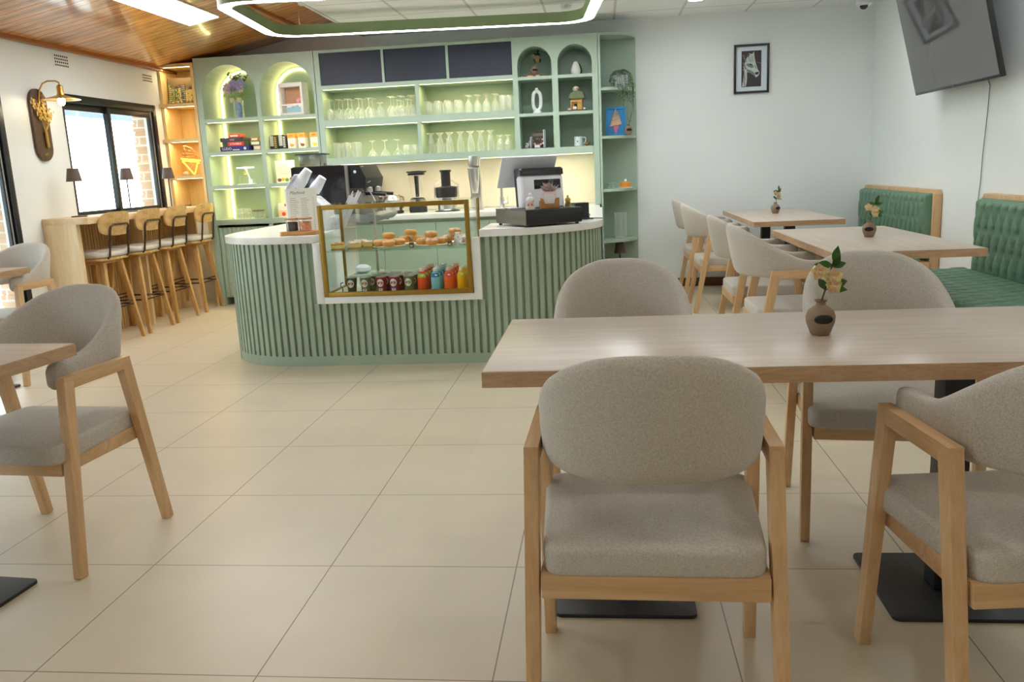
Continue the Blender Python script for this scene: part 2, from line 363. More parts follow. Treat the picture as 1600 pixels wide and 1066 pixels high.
# windows and doors in the long wall
FRAME = plain('black_aluminium', (.02, .021, .024), .35, .3, .05)
ALU = plain('grey_seal', (.42, .43, .44), .4, .4)
def sliding(name, y0, y1, z0, z1, mids, x=XL-.045):
    b = B(); box(b, x-.075, x-.03, y0, y0+.05, z0, z1, .003)
    for a, c, d, e in ( (y1-.05, y1, z0, z1), (y0+.05, y1-.05, z1-.065, z1), (y0+.05, y1-.05, z0, z0+.05)): box(b, x-.03, x+.05, a, c, d, e, .003)
    w = struct(name, b, FRAME); ys = [y0+.05]+mids+[y1-.05]
    for k, (a, c) in enumerate(zip(ys, ys[1:])):
        s = B(); dx = .018 if k % 2 else -.012
        a2 = a-(.03 if k else 0); c2 = c+(.03 if k < len(ys)-2 else 0)
        for p, q, d, e in ((a2, a2+.045, z0+.05, z1-.065), (c2-.045, c2, z0+.05, z1-.065), (a2+.045, c2-.045, z1-.12, z1-.065), (a2+.045, c2-.045, z0+.05, z0+.11)):
            box(s, x+dx-.012, x+dx+.012, p, q, d, e, .002)
        so = obj('sash', s, FRAME, w); g = B(); box(g, x+dx-.003, x+dx+.003, a2+.045, c2-.045, z0+.11, z1-.12); obj('pane', g, PANE, so)
        h = B(); box(h, x+dx+.012, x+dx+.016, c2-.032, c2-.02, z0+.05, z1-.065); obj('seal', h, ALU, so)
    return w
sliding('window_1', 6.57, 8.03, .93, 1.985, [7.26])
sliding('door_1', 3.45, 5.86, 0, 1.985, [4.65])
sliding('window_2', -.4, 2.0, 0, 2.05, [.8])
for i, (x0, x1, z0, z1) in enumerate(RH):
    b = B(); y = YR-.06
    for a, c, d, e in ((x0, x0+.05, z0, z1), (x1-.05, x1, z0, z1), (x0+.05, x1-.05, z1-.05, z1), (x0+.05, x1-.05, z0, z0+.05), ((x0+x1)/2-.025, (x0+x1)/2+.025, z0+.05, z1-.05)): box(b, a, c, y-.03, y+.03, d, e)
    w = struct('window_%d' % (3+i), b, FRAME); g = B(); box(g, x0+.05, (x0+x1)/2-.025, y-.003, y+.003, z0+.05, z1-.05); box(g, (x0+x1)/2+.025, x1-.05, y-.003, y+.003, z0+.05, z1-.05); obj('pane', g, PANE, w)

# outside
PAVE = plain('patio_concrete', srgb(205, 203, 196), .8, var=.08, scale=1.5)
b = B(); box(b, -30, XL-.15, -14, 30, -.14, -.04); struct('ground_outside', b, PAVE)
b = B(); box(b, -30, 14, -14, YR-.15, -.14, -.04); struct('ground_outside.001', b, PAVE)
def brick_mat():
    m, nt, bs = nodes('tan_brick'); tc = N(nt, 'ShaderNodeTexCoord')
    mp = N(nt, 'ShaderNodeMapping'); mp.inputs['Rotation'].default_value = (PI/2, 0, 0); L(nt, tc.outputs['Object'], mp.inputs['Vector'])
    br = N(nt, 'ShaderNodeTexBrick'); br.inputs['Color1'].default_value = (*srgb(226, 196, 164), 1); br.inputs['Color2'].default_value = (*srgb(212, 174, 138), 1); br.inputs['Mortar'].default_value = (*srgb(228, 220, 208), 1)
    br.inputs['Scale'].default_value = 1; br.inputs['Brick Width'].default_value = .23; br.inputs['Row Height'].default_value = .085; br.inputs['Mortar Size'].default_value = .008
    L(nt, mp.outputs[0], br.inputs['Vector']); L(nt, br.outputs[0], bs.inputs['Base Color']); bs.inputs['Roughness'].default_value = .9; return m
BRICK = brick_mat()
for y0, y1, lab in ((8.035, 8.5, 'tan brick jamb outside the far edge of the window behind the bar'), (5.865, 6.56, 'tan brick pier outside between the sliding door and the bar window')):
    b = B(); z = -.04; k = 0
    while z < 2.6: d = .010 if k % 2 else 0; box(b, XL-.25-d*.5, XL-.132, y0-d+.006, y1, z, z+.080, .004); box(b, XL-.24, XL-.132, y0+.008, y1, z+.079, z+.0855); z += .085; k += 1
    o = obj('brick_pier', b, BRICK); tag(o, lab, 'pillar', kind='thing')
b = B(); box(b, -9.4, -9.25, -2, 20, 2.5, 2.72); o = obj('veranda_beam', b, plain('blue_paint', (.035, .055, .16), .5)); tag(o, 'long blue painted beam on posts outside the window', 'beam', kind='thing')
for y in (2, 8.5, 15.2):
    p = B(); box(p, -9.37, -9.28, y-.05, y+.05, -.04, 2.5); obj('post', p, WHITE_PAINT, o)
b = B(); prism(b, [(-4.6, 2.62), (-4.6, 2.68), (-7.6, 2.44), (-7.6, 2.38)], 'y', -3, 13.5); struct('roof_outside', b, plain('veranda_sheet', (.2, .205, .21), .6))
FOL = plain('hedge_leaf', (.22, .27, .16), .7, var=.3, scale=9)
b = B(); rnd = random.Random(3)
for k in range(60):
    y = -4+k*.36; blob(b, (-14+rnd.uniform(-.5, .5), y, .7+rnd.uniform(0, .9)), (.8, .5, rnd.uniform(.5, .9)), 9, 6)
o = obj('garden_hedge', b, FOL); tag(o, 'sunlit green hedge beyond the patio, seen through the windows', 'hedge', kind='stuff')

# ------------------------------------------------------------------ fitted shelving on the back wall
YF, YBK = 8.1, 8.485                   # front face and back panel of the shelving
ZT = 2.405
def arch_head(b, x0, x1, zs, ztop, y0, y1, n=14):
    """solid above a round arch springing at zs"""
    r = (x1-x0)/2; cx = (x0+x1)/2; poly = [(cx+r*math.cos(PI*k/n), zs+r*math.sin(PI*k/n)) for k in range(n+1)]
    for p, q in zip(poly, poly[1:]): prism(b, [p, (p[0], ztop), (q[0], ztop), q], 'y', y0, y1)
def strip(parent, x0, x1, y, z, mat=None, h=.003, w=.008):
    s = B(); box(s, x0, x1, y, y+w, z-h, z); return obj('led_strip', s, mat or STRIP_LED, parent)
def spot(parent, x, y, z, power, col=(1, .80, .36)):
    l = bpy.data.lights.new('shelf_led', 'AREA'); l.shape = 'RECTANGLE'; l.size = .4; l.size_y = .006; l.energy = power; l.color = col
    o = bpy.data.objects.new('shelf_led', l); COL.objects.link(o); o.location = (x, y, z); o.parent = parent

# --- arched bookcase
bc = thing('arched_bookcase', 'sage green bookcase with two lit arches, beside the wooden corner shelves', 'bookcase')
X0, X1 = -3.88, -2.689
cols = [(-3.825, -3.285), (-3.243, -2.712)]
b = B()
for a, c in ((X0, cols[0][0]), (cols[0][1], cols[1][0]), (cols[1][1], X1)): box(b, a, c, YF, YBK-.01, 0, 2.06)
for a, c in ((X0, cols[0][0]), (cols[0][1], cols[1][0]), (cols[1][1], X1)): box(b, a, c, YF, YBK-.01, 2.06, ZT)
for c0, c1 in cols: arch_head(b, c0, c1, 2.06, ZT, YF, YBK-.01)
obj('frame', b, GREEN, bc)
b = B(); box(b, X0, X1, YBK-.01, YBK, 0, ZT); obj('back_panel', b, GREEN, bc)
ROWS = [1.835, 1.522, 1.196, .862]; 
for c0, c1 in cols:
    for z in ROWS[:3]:
        b = B(); box(b, c0, c1, YF+.002, YBK-.01, z-.034, z); obj('shelf', b, GREEN, bc); strip(bc, c0+.01, c1-.01, YF+.03, z-.034)
        spot(bc, (c0+c1)/2, YF+.06, z-.045, .7)
    # light line following the niche along its rear edge
    r = (c1-c0)/2-.03; cx = (c0+c1)/2
    for z0, z1 in ((.864, 1.16), (1.198, 1.486), (1.524, 1.80)):
        for xx in (cx-r, cx+r): b = B(); box(b, xx-.008, xx+.008, YBK-.024, YBK-.012, z0, z1); obj('led_strip', b, WARM_LED, bc)
    b = B(); pts = [(cx-r, YBK-.02, 1.84), (cx-r, YBK-.02, 2.06)]+[(cx-r*math.cos(PI*k/16), YBK-.02, 2.06+r*math.sin(PI*k/16)) for k in range(1, 16)]+[(cx+r, YBK-.02, 2.06), (cx+r, YBK-.02, 1.84)]
    tube(b, pts, .008, 6); obj('led_strip', b, WARM_LED, bc)
b = B(); box(b, X0, X1, YF-.004, YBK-.01, .81, .862, .003); obj('shelf', b, GREEN, bc)
b = B(); box(b, cols[0][0]+.005, cols[1][1], YF+.03, YF+.05, .08, .785)
for k in range(24): x = cols[0][0]+.012+k*.0455; box(b, x, x+.034, YF+.02, YF+.032, .085, .78, .002)
obj('cabinet_door', b, GREEN, bc)

# --- glass cabinet over the back counter
gc = thing('glass_cabinet', 'long sage green wall cabinet of lit glass bays and small arches', 'cabinet')
GX0, GX1 = -2.683, -.012
box_ = lambda *a: box(b, *a)
b = B()
box_(GX0, -2.632, YF, YBK-.01, 1.345, ZT); box_(-.8, -.752, YF, YBK-.01, 1.345, 2.165); box_(-.436, -.381, YF, YBK-.01, 1.345, 2.165)
box_(-.066, GX1, YF, YBK-.01, .865, 2.165)
box_(-2.632, -.8, YF, YBK-.01, 2.38, ZT); box_(-2.632, -.8, YF, YBK-.01, 2.046, 2.083)
box_(-.8, -.752, YF, YBK-.01, 2.165, ZT); box_(-.436, -.381, YF, YBK-.01, 2.165, ZT); box_(-.066, GX1, YF, YBK-.01, 2.165, ZT)
box_(-2.0325, -2.01, YF, YF+.06, 2.083, 2.38); box_(-1.418, -1.394, YF, YF+.06, 2.083, 2.38)
box_(-1.727, -1.692, YF, YBK-.01, 1.408, 2.046)
arch_head(b, -.752, -.436, 2.165, ZT, YF, YBK-.01); arch_head(b, -.381, -.066, 2.165, ZT, YF, YBK-.01)
obj('frame', b, GREEN, gc)
b = B(); box(b, GX0, GX1, YBK-.01, YBK, 1.345, ZT); obj('back_panel', b, GREEN, gc)
CHALK = plain('dark_blue_panel', srgb(36, 42, 60), .5, var=.12, scale=2)
for a, c in ((-2.632, -2.0325), (-2.01, -1.418), (-1.394, -.8)): b = B(); box(b, a, c, YF+.012, YF+.02, 2.083, 2.38); obj('cabinet_door', b, CHALK, gc)['label'] = 'dark blue flap door'
for a, c in ((-2.632, -1.727), (-1.692, -.8)):
    b = B(); box(b, a, c, YF+.002, YBK-.01, 1.702, 1.766); obj('shelf', b, GREEN, gc)
    for z in (2.046, 1.702): strip(gc, a+.005, c-.005, YF+.03, z); spot(gc, (a+c)/2-.2, YF+.06, z-.01, .7); spot(gc, (a+c)/2+.2, YF+.06, z-.01, .7)
for a, c in ((-.752, -.436), (-.381, -.066)):
    for z in (2.058, 1.729): b = B(); box(b, a, c, YF+.002, YBK-.01, z-.028, z); obj('shelf', b, GREEN, gc)
b = B(); box(b, -2.631, -.067, YF-.002, YBK-.012, 1.343, 1.408); obj('shelf', b, GREEN, gc)
strip(gc, -2.6, -.08, YF+.05, 1.343, None, .004, .01)
for x in (-2.2, -1.5, -.8, -.35): spot(gc, x, YF+.1, 1.33, .7, (1, .9, .7))

# --- tall rounded end shelf
et = thing('end_shelf', 'narrow sage green end shelf with rounded shelves against the white wall', 'shelf')
b = B(); box(b, -.008, .012, YF, YBK-.01, 0, ZT); obj('side_panel', b, GREEN, et)
b = B(); box(b, -.008, .345, YBK-.01, YBK, 0, ZT); obj('back_panel', b, GREEN, et)
qr = lambda: [(.012, YF+.01), (.06, YF+.01)]+[(.06+.28*math.sin(PI/2*k/8), YBK-.012-(YBK-.022-YF)*math.cos(PI/2*k/8)) for k in range(9)]+[(.012, YBK-.012)]
for z in (1.925, 1.49, 1.0, .52, .1): b = B(); prism(b, qr(), 'z', z-.025, z); obj('shelf', b, GREEN, et)
b = B(); prism(b, qr(), 'z', ZT-.02, ZT); obj('top_panel', b, GREEN, et)

# --- backsplash and back counter
b = B(); box(b, -2.682, -.068, YBK-.012, YBK-.001, .865, 1.341); o = obj('backsplash', b, plain('cream_panel', srgb(236, 226, 200), .4, var=.02)); tag(o, 'plain cream backsplash panel between worktop and lit glass cabinet', 'backsplash')
kc = thing('base_cabinet', 'sage green base cabinet with flat doors under the white back worktop', 'cabinet')
b = B(); box(b, -2.66, -.03, 7.66, YBK-.015, .07, .815); box(b, -2.66, -.03, 7.72, YBK-.015, 0, .07); obj('body', b, GREEN, kc)
for k in range(-1, 4): x = -2.015+k*.4965; b = B(); box(b, x+.002, x+.4945, 7.635, 7.66, .08, .785, .002); obj('door', b, GREEN, kc)
b = B(); box(b, -2.67, -.022, 7.6, YBK-.013, .818, .862, .003); o = obj('back_worktop', b, STONE); tag(o, 'white stone worktop along the back wall carrying kettle and blender', 'worktop')

# --- wooden corner shelves
cs = thing('corner_shelf', 'pale wooden corner shelves lit from above, between window and green bookcase', 'shelf')
SH = wood('shelf_maple', srgb(234, 206, 148), srgb(220, 188, 126), .45, (7, 7, .8), 1.6)
b = B(); box(b, -3.912, -3.884, YF-.005, YBK, 0, 2.37); obj('side_panel', b, SH, cs); b = B(); box(b, XL+.005, XL+.03, YF+.05, YBK, 1.02, 2.37); obj('side_panel', b, SH, cs)
b = B(); box(b, XL+.03, -3.912, YBK-.01, YBK, 1.0, 2.37); obj('back_panel', b, SH, cs)
for z in (2.37, 2.0, 1.665, 1.31):
    b = B(); box(b, XL+.005, -3.912, YF, YBK-.01, z-.03, z, .002); obj('shelf', b, SH, cs); strip(cs, XL+.08, -3.93, YF+.03, z-.03); spot(cs, -4.1, YF+.08, z-.04, .55, (1, .86, .52))

# ------------------------------------------------------------------ service counter
def counter_path(off, n=12):
    """plan of the U-shaped counter, moved inwards by off; arms run back on both sides"""
    R = .62-off; xl, xr, yf = -2.67+off, -.0+(-off), 5.275+off
    pts = [(xl, 6.95)]+[(xl, 6.4), (xl, yf+R)]
    pts += [(xl+R-R*math.cos(PI/2*k/n), yf+R-R*math.sin(PI/2*k/n)) for k in range(1, n+1)]
    pts += [(xr-R, yf)]
    pts += [(xr-R+R*math.sin(PI/2*k/n), yf+R-R*math.cos(PI/2*k/n)) for k in range(1, n+1)]
    pts += [(xr, 6.4), (xr, 7.58)]
    return pts
def ribbon(b, po, pi, z0, z1):
    """solid strip between two plan lines"""
    n = len(po)
    for i in range(n-1): prism(b, [po[i], po[i+1], pi[i+1], pi[i]], 'z', z0, z1)
    bmesh.ops.remove_doubles(b, verts=b.verts, dist=1e-5)
sc_ = thing('service_counter', 'sage green fluted service counter with rounded ends, in the middle of the room', 'counter')
CGREEN = plain('counter_green', srgb(158, 174, 152), .5, var=.03)
b = B(); ribbon(b, counter_path(.02), counter_path(.06), 0, .065); obj('plinth', b, CGREEN, sc_)
CX0, CX1 = -1.86, -.775
def along(path, step):
    out = []; carry = 0
    for p, q in zip(path, path[1:]):
        p, q = Vector(p), Vector(q); l = (q-p).length; d = (q-p)/l; s = carry
        while s < l: out.append((p+d*s, d)); s += step
        carry = s-l
    return out
b = B()
pb = counter_path(.040, 24); pi_ = counter_path(.060, 24)
n = len(pb)
for i in range(n-1):
    if abs(pb[i][1]-pb[i+1][1]) < 1e-6 and pb[i+1][0]-pb[i][0] > .8:
        y0, y1 = pb[i][1], pi_[i][1]
        box(b, pb[i][0], CX0, y0, y1, .06, .8145); box(b, CX0, CX1, y0, y1, .06, .42); box(b, CX1, pb[i+1][0], y0, y1, .06, .8145)
    else: prism(b, [pb[i], pb[i+1], pi_[i+1], pi_[i]], 'z', .06, .8145)
for p, d in along(counter_path(.032, 24), .0478):
    zt = .8145
    if p.y < 5.35 and CX0-.02 < p.x < CX1+.02: zt = .418
    nrm = Vector((d.y, -d.x)); a = d*.0170; c = nrm*.014
    quad = [p-a-c*1.0, p+a-c, p+a*.86+c, p-a*.86+c]
    prism(b, [tuple(v) for v in quad], 'z', .064, zt)
obj('fluted_panel', b, CGREEN, sc_, 30)
b = B()
inner = counter_path(.58, 6)
box(b, -2.62, -2.06, 6.93, 6.95, 0, .8145); 
for x0, x1, y0, y1 in ((-2.09, -2.07, 5.9, 6.95), (-.6, -.58, 5.9, 7.0), (-2.07, CX0-.01, 5.86, 5.88), (CX1+.01, -.6, 5.86, 5.88)): box(b, x0, x1, y0, y1, 0, .8145)
box(b, CX0, CX1, 5.345, 5.86, .30, .40)
box(b, CX0-.02, CX0, 5.33, 5.86, 0, .8145); box(b, CX1, CX1+.02, 5.33, 5.86, 0, .8145)
obj('inner_panel', b, WHITE_PAINT, sc_)['label'] = 'white inner carcass panels'
# white stone top with the surround of the display opening
ct = thing('counter_top', 'white stone top of the fluted counter, stepping down around the glass case', 'worktop')
b = B(); Z0, Z1 = .8155, .862
po = counter_path(0, 24); pin = counter_path(.6, 24)
xi0, xi1 = CX0+.05, CX1-.05
left = [p for p in po if p[0] < -2.0]+[(CX0+.001, 5.275)]; right = [(CX1-.001, 5.275)]+[p for p in po if p[0] > -.64]
lp = left+[(CX0+.001, 5.87), (-2.06, 5.87), (-2.06, 6.95)]
rp = right+[(-.59, 7.58), (-.59, 5.87), (CX1-.001, 5.87)]
prism(b, lp, 'z', Z0, Z1, .003); prism(b, rp, 'z', Z0, Z1, .003)
obj('slab', b, STONE, ct)
b = B(); y0, y1 = 5.262, 5.31
box(b, CX0-.002, CX0+.05, y0, y1, .42, Z0-.001, .002); box(b, CX1-.05, CX1+.002, y0, y1, .42, Z0-.001, .002); box(b, CX0+.05, CX1-.05, y0, 5.86, .42, .463, .002)
obj('case_surround', b, STONE, ct)

# ------------------------------------------------------------------ glass display case in the counter
DX0, DX1, DY0, DY1, DZ0, DZ1 = -1.805, -.829, 5.262, 5.72, .465, 1.053
dc = thing('display_case', 'gold framed glass display case set into the fluted counter', 'display case')
b = B(); w = .029
for x0, x1, z0, z1 in ((DX0, DX0+w, DZ0, DZ1), (DX1-w, DX1, DZ0, DZ1), (DX0+w, DX1-w, DZ1-w, DZ1), (DX0+w, DX1-w, DZ0, DZ0+w)): box(b, x0, x1, DY0-.012, DY0+.014, z0, z1, .002)
for x in (DX0, DX1-.018): box(b, x, x+.018, DY1-.018, DY1, DZ0, DZ1, .002); box(b, x, x+.018, DY0+.014, DY1-.018, DZ0, DZ0+.02)
obj('frame', b, GOLD, dc)
b = B(); box(b, DX0+w, DX1-w, DY0, DY0+.006, DZ0+w, DZ1-w); obj('front_pane', b, PANE, dc)
b = B(); box(b, DX0+.002, DX1-.002, DY0+.014, DY1, DZ1-.006, DZ1); obj('top_pane', b, glass('top_glass', (.95, .98, .96), .5, .02, .06), dc)
for x in (DX0+.004, DX1-.010): b = B(); box(b, x, x+.006, DY0+.014, DY1-.018, DZ0+.02, DZ1-.006); obj('side_pane', b, PANE, dc)
b = B(); box(b, DX0+.012, DX1-.012, DY0+.02, DY1-.03, .750, .758); obj('glass_shelf', b, glass('shelf_glass', (.80, .93, .87), .5, .02, .1), dc)
b = B(); box(b, DX0, DX1, DY0+.014, DY1, DZ0, DZ0+.012); obj('base_board', b, plain('case_floor', srgb(222, 212, 184), .4), dc)
for x0, x1, yy in ((DX0+.018, -1.56, DY1-.014), (-1.64, DX1-.018, DY1-.006)):
    b = B(); box(b, x0, x1, yy, yy+.005, DZ0+.012, DZ1-.006); d_ = obj('sliding_pane', b, PANE, dc)
    e = B(); xe = x1 if x0 < -1.5 else x0; box(e, xe-.008, xe+.008, yy-.003, yy+.008, DZ0+.012, DZ1-.006); obj('edge_channel', e, STEEL, d_)

# ------------------------------------------------------------------ round-backed dining chairs
def chair_shell():
    """upholstered back wrapping round into both arms"""
    hw, th = .214, .046; yb, ys = -.285, -.03
    pts = []
    for k in range(7): pts.append((hw, .168+(ys-.168)*k/6))
    for k in range(1, 24): a = PI*k/24; pts.append((hw*math.copysign(abs(math.cos(a))**.9, math.cos(a)), ys+(yb-ys)*abs(math.sin(a))**.85))
    for k in range(7): pts.append((-hw, ys+(.168-ys)*k/6))
    P = [Vector((x, y)) for x, y in pts]
    s = [0]
    for p, q in zip(P, P[1:]): s.append(s[-1]+(q-p).length)
    tot = s[-1]; NS = 64; Q = []
    for i in range(NS+1):
        t = tot*i/NS; k = max(j for j in range(len(s)) if s[j] <= t+1e-9); k = min(k, len(P)-2)
        u = (t-s[k])/(s[k+1]-s[k]); Q.append(P[k].lerp(P[k+1], u))
    rings = []; half = tot/2
    for i, p in enumerate(Q):
        d = (Q[min(i+1, NS)]-Q[max(i-1, 0)]).normalized(); nrm = Vector((d.y, -d.x))
        if nrm.dot(p-Vector((0, .05))) < 0: nrm = -nrm
        a = abs(i/NS*tot-half); t = min(1, max(0, (a-.03)/.43)); f = 1-t*t*(3-2*t)
        zt = .694+.186*f; zb = .600+.012*f; lean = .20*f
        e = min(i, NS-i)/3.0; k = math.sqrt(max(0, 1-(1-min(1, e))**2)) if e < 1 else 1
        k = max(k, .12); zc, hh = (zt+zb)/2, (zt-zb)/2*(.55+.45*k); tt = th/2*(.35+.65*k)*(1+.12*f)
        ring = []
        for j in range(16):
            an = 2*PI*j/16; ca, sa = math.cos(an), math.sin(an)
            px = tt*math.copysign(abs(ca)**.75, ca); pz = hh*math.copysign(abs(sa)**.42, sa)
            off = px+lean*(zc+pz-.62)
            ring.append(Vector((p.x+nrm.x*off, p.y+nrm.y*off, zc+pz)))
        rings.append(ring)
    b = B(); loft(b, rings); return b
def make_chair(label, loc, rz, group):
    t = thing('dining_chair', label, 'chair', loc, rz, group)
    obj('backrest', chair_shell(), FABRIC, t, 60)
    b = B(); slab(b, -.243, .243, -.225, .235, .378, .446, .045, .016, .012)
    for v in b.verts: v.co.x *= 1+.06*(v.co.y/.23)
    obj('seat', b, FABRIC, t, 60)
    for s in (-1, 1):
        x = s*.252; xf = s*.260
        b = B(); bar(b, (xf, .218, 0), (x, .146, .636), (.030, .036), (.032, .046)); obj('leg', b, BEECH, t)
        b = B(); bar(b, (xf, -.262, 0), (x, -.138, .636), (.030, .036), (.032, .048)); obj('leg', b, BEECH, t)
        b = B(); box(b, x-.016, x+.016, -.162, .168, .606, .648, .004); obj('arm_rail', b, wood('beech_y', srgb(220, 182, 138), srgb(200, 158, 112), .42, (9, .7, 9), 2.2), t)
    b = B()
    for y in (.19, -.215): box(b, -.235, .235, y-.011, y+.011, .334, .386, .003)
    for s in (-1, 1): box(b, s*.226-.011, s*.226+.011, -.204, .18, .338, .386, .003)
    obj('seat_frame', b, BEECH_X, t)
    return t
G_ = 'beige round-backed dining chairs'
CH = [  # x, y, turn in degrees, label
 (.092, 1.845, -1, 'beige chair with its back to the viewer at the long table, whole oval backrest seen'),
 (.915, 1.845, 6, 'beige chair, slightly turned, back to the viewer, square arm frame in full view'),
 (.06, 2.83, 180, 'beige chair at the far side of the long table, in front of the fluted counter'),
 (.905, 2.83, 175, 'beige chair facing the viewer behind the flower vase on the long table'),
 (1.02, 4.69, -90, 'beige chair at the middle table, in front of its twin, nearer the long table'),
 (1.02, 5.56, -90, 'beige chair at the middle table, the one farther from the long table'),
 (1.00, 7.18, -90, 'beige chair at the far table, second from the back wall'),
 (1.00, 8.08, -90, 'beige chair at the far table, hard against the back wall'),
 (-1.935, 2.58, 175, 'beige chair at the table corner beside the open floor, inside of its back showing'),
 (-3.95, 5.13, 176, 'beige chair between the sliding door and the end of the wooden bar')]
first = None
for x, y, a, lab in CH:
    if first is None: first = make_chair(lab, (x, y, 0), math.radians(a), G_)
    else: dup(first, (x, y, 0), math.radians(a), lab, G_)

# ------------------------------------------------------------------ tables
def table(name, label, cx, cy, lx, ly, rz, posts, mat, group):
    t = thing(name, label, 'table', (cx, cy, 0), rz, group)
    b = B(); box(b, -lx/2, lx/2, -ly/2, ly/2, .71, .75, .003); obj('tabletop', b, mat, t)
    b = B()
    for x0, x1, y0, y1 in ((-lx/2-.0012, lx/2+.0012, -ly/2-.0012, -ly/2), (-lx/2-.0012, lx/2+.0012, ly/2, ly/2+.0012), (-lx/2-.0012, -lx/2, -ly/2, ly/2), (lx/2, lx/2+.0012, -ly/2, ly/2)): box(b, x0, x1, y0, y1, .7105, .7485)
    obj('edge_band', b, wood('edge_oak', srgb(196, 162, 128), srgb(172, 136, 102), .4, (3, 3, 16), 3), t)
    for px, py in posts:
        b = B(); prism(b, rrect(px-.195, px+.195, py-.195, py+.195, .02), 'z', 0, .011, .002); p = obj('base_plate', b, BLACK, t)
        b = B(); box(b, px-.038, px+.038, py-.038, py+.038, .011, .70, .004); box(b, px-.15, px+.15, py-.15, py+.15, .70, .71); obj('column', b, BLACK, t)
    return t
TG = 'light wood cafe tables'
table('cafe_table', 'long light wood cafe table set between four beige chairs', .4865, 2.3, 1.567, .71, 0, [(-.449, .025), (.452, .025)], LAM, TG)
table('cafe_table', 'light wood table between two beige chairs and the deep end of the green bench', 1.478, 5.03, .715, 1.53, 0, [(0, -.46), (0, .46)], LAM_Y, TG)
table('cafe_table', 'light wood table by the back wall under the horse picture', 1.468, 7.4, .665, 1.67, 0, [(0, -.5), (0, .5)], LAM_Y, TG)
r = math.radians(-5); cx, cy = -1.664, 2.441
table('cafe_table', 'light wood table of which only one corner shows, beside the open floor', cx-math.cos(r)*.785+math.sin(r)*.35, cy-math.sin(r)*.785-math.cos(r)*.35, 1.57, .70, r, [(-.45, .012), (.45, .012)], LAM, TG)
table('cafe_table', 'small light wood table end by the sliding door', -3.687-.28, 5.064-.35, .56, .70, 0, [(.02, .0)], LAM, TG)

# ------------------------------------------------------------------ green tufted bench
LEATH = plain('green_leatherette', srgb(98, 130, 106), .45, var=.06, scale=5)
BENCHW = wood('bench_wood', srgb(214, 178, 134), srgb(194, 154, 108), .42, (7, 7, .8), 1.8)
def tuft(b, w, h, thick, px, py, edge, Mx, nx=180, ny=60, depth=.024):
    """buttoned pad in its own plane (0..w, 0..h), rising along z"""
    cols = max(2, round(w/px)); rows = max(1, round(h/py)); btn = []
    for j in range(rows):
        yy = h*(j+.5)/rows
        for i in range(cols+1):
            xx = w*(i+(.5 if j % 2 else 0))/cols
            if .02 < xx < w-.02: btn.append((xx, yy))
    t = bmesh.new(); vs = {}
    for i in range(nx+1):
        for j in range(ny+1):
            x, y = w*i/nx, h*j/ny
            d = min(((x-a)**2+(y-c)**2) for a, c in btn)**.5
            e = min(x, w-x, y, h-y); ed = math.sqrt(max(0, 1-(1-min(1, e/edge))**2))
            k = abs(math.sin(PI*(x/w*cols+ (y/h*rows-.5)*.5)))*abs(math.sin(PI*(x/w*cols-(y/h*rows-.5)*.5)))
            z = thick*ed-depth*math.exp(-(d/.020)**2)*ed-depth*.7*(1-min(1, k*1.6)**.5)*ed
            vs[i, j] = t.verts.new((x, y, z))
    for i in range(nx):
        for j in range(ny): t.faces.new((vs[i, j], vs[i+1, j], vs[i+1, j+1], vs[i, j+1]))
    ring = [vs[i, 0] for i in range(nx+1)]+[vs[nx, j] for j in range(1, ny+1)]+[vs[i, ny] for i in range(nx-1, -1, -1)]+[vs[0, j] for j in range(ny-1, 0, -1)]
    low = [t.verts.new(v.co+Vector((0, 0, -.02))) for v in ring]; n = len(ring)
    for i in range(n): t.faces.new((ring[i], low[i], low[(i+1) % n], ring[(i+1) % n]))
    t.faces.new(low); bmesh.ops.recalc_face_normals(t, faces=t.faces); merge(b, t, Mx)
    return btn
def bench(label, y0, y1):
    t = thing('bench_seat', label, 'bench', (0, 0, 0), 0, 'green tufted benches')
    w = y1-y0
    # back pad: local x along -Y, local y up, local z towards -X
    Mb = Matrix(((0, 0, -1, 2.47), (-1, 0, 0, y1-.035), (0, 1, 0, .40), (0, 0, 0, 1)))
    b = B(); tuft(b, w-.07, .50, .062, .105, .125, .05, Mb); obj('back_pad', b, LEATH, t, 80)
    b = B(); prism(b, [(y0, 0), (y0, .90), (y0+.03, .93), (y1-.03, .93), (y1, .90), (y1, 0)], 'x', 2.478, XR-.004, .006); obj('back_frame', b, BENCHW, t)
    Ms = Matrix(((0, -1, 0, 2.405), (-1, 0, 0, y1-.02), (0, 0, 1, .405), (0, 0, 0, 1)))
    b = B(); tuft(b, w-.04, .60, .05, .105, .12, .05, Ms); obj('seat_pad', b, LEATH, t, 80)
    b = B(); box(b, 1.815, 2.476, y0+.01, y1-.01, .06, .385, .004); box(b, 1.86, 2.476, y0+.03, y1-.03, 0, .06); obj('base', b, BENCHW, t)
    return t
bench('green tufted bench beside the middle table, its whole seat pad in view', 4.28, 5.90)
t2 = bench('green tufted bench in the far corner, mostly behind the middle table', 6.70, 8.44)

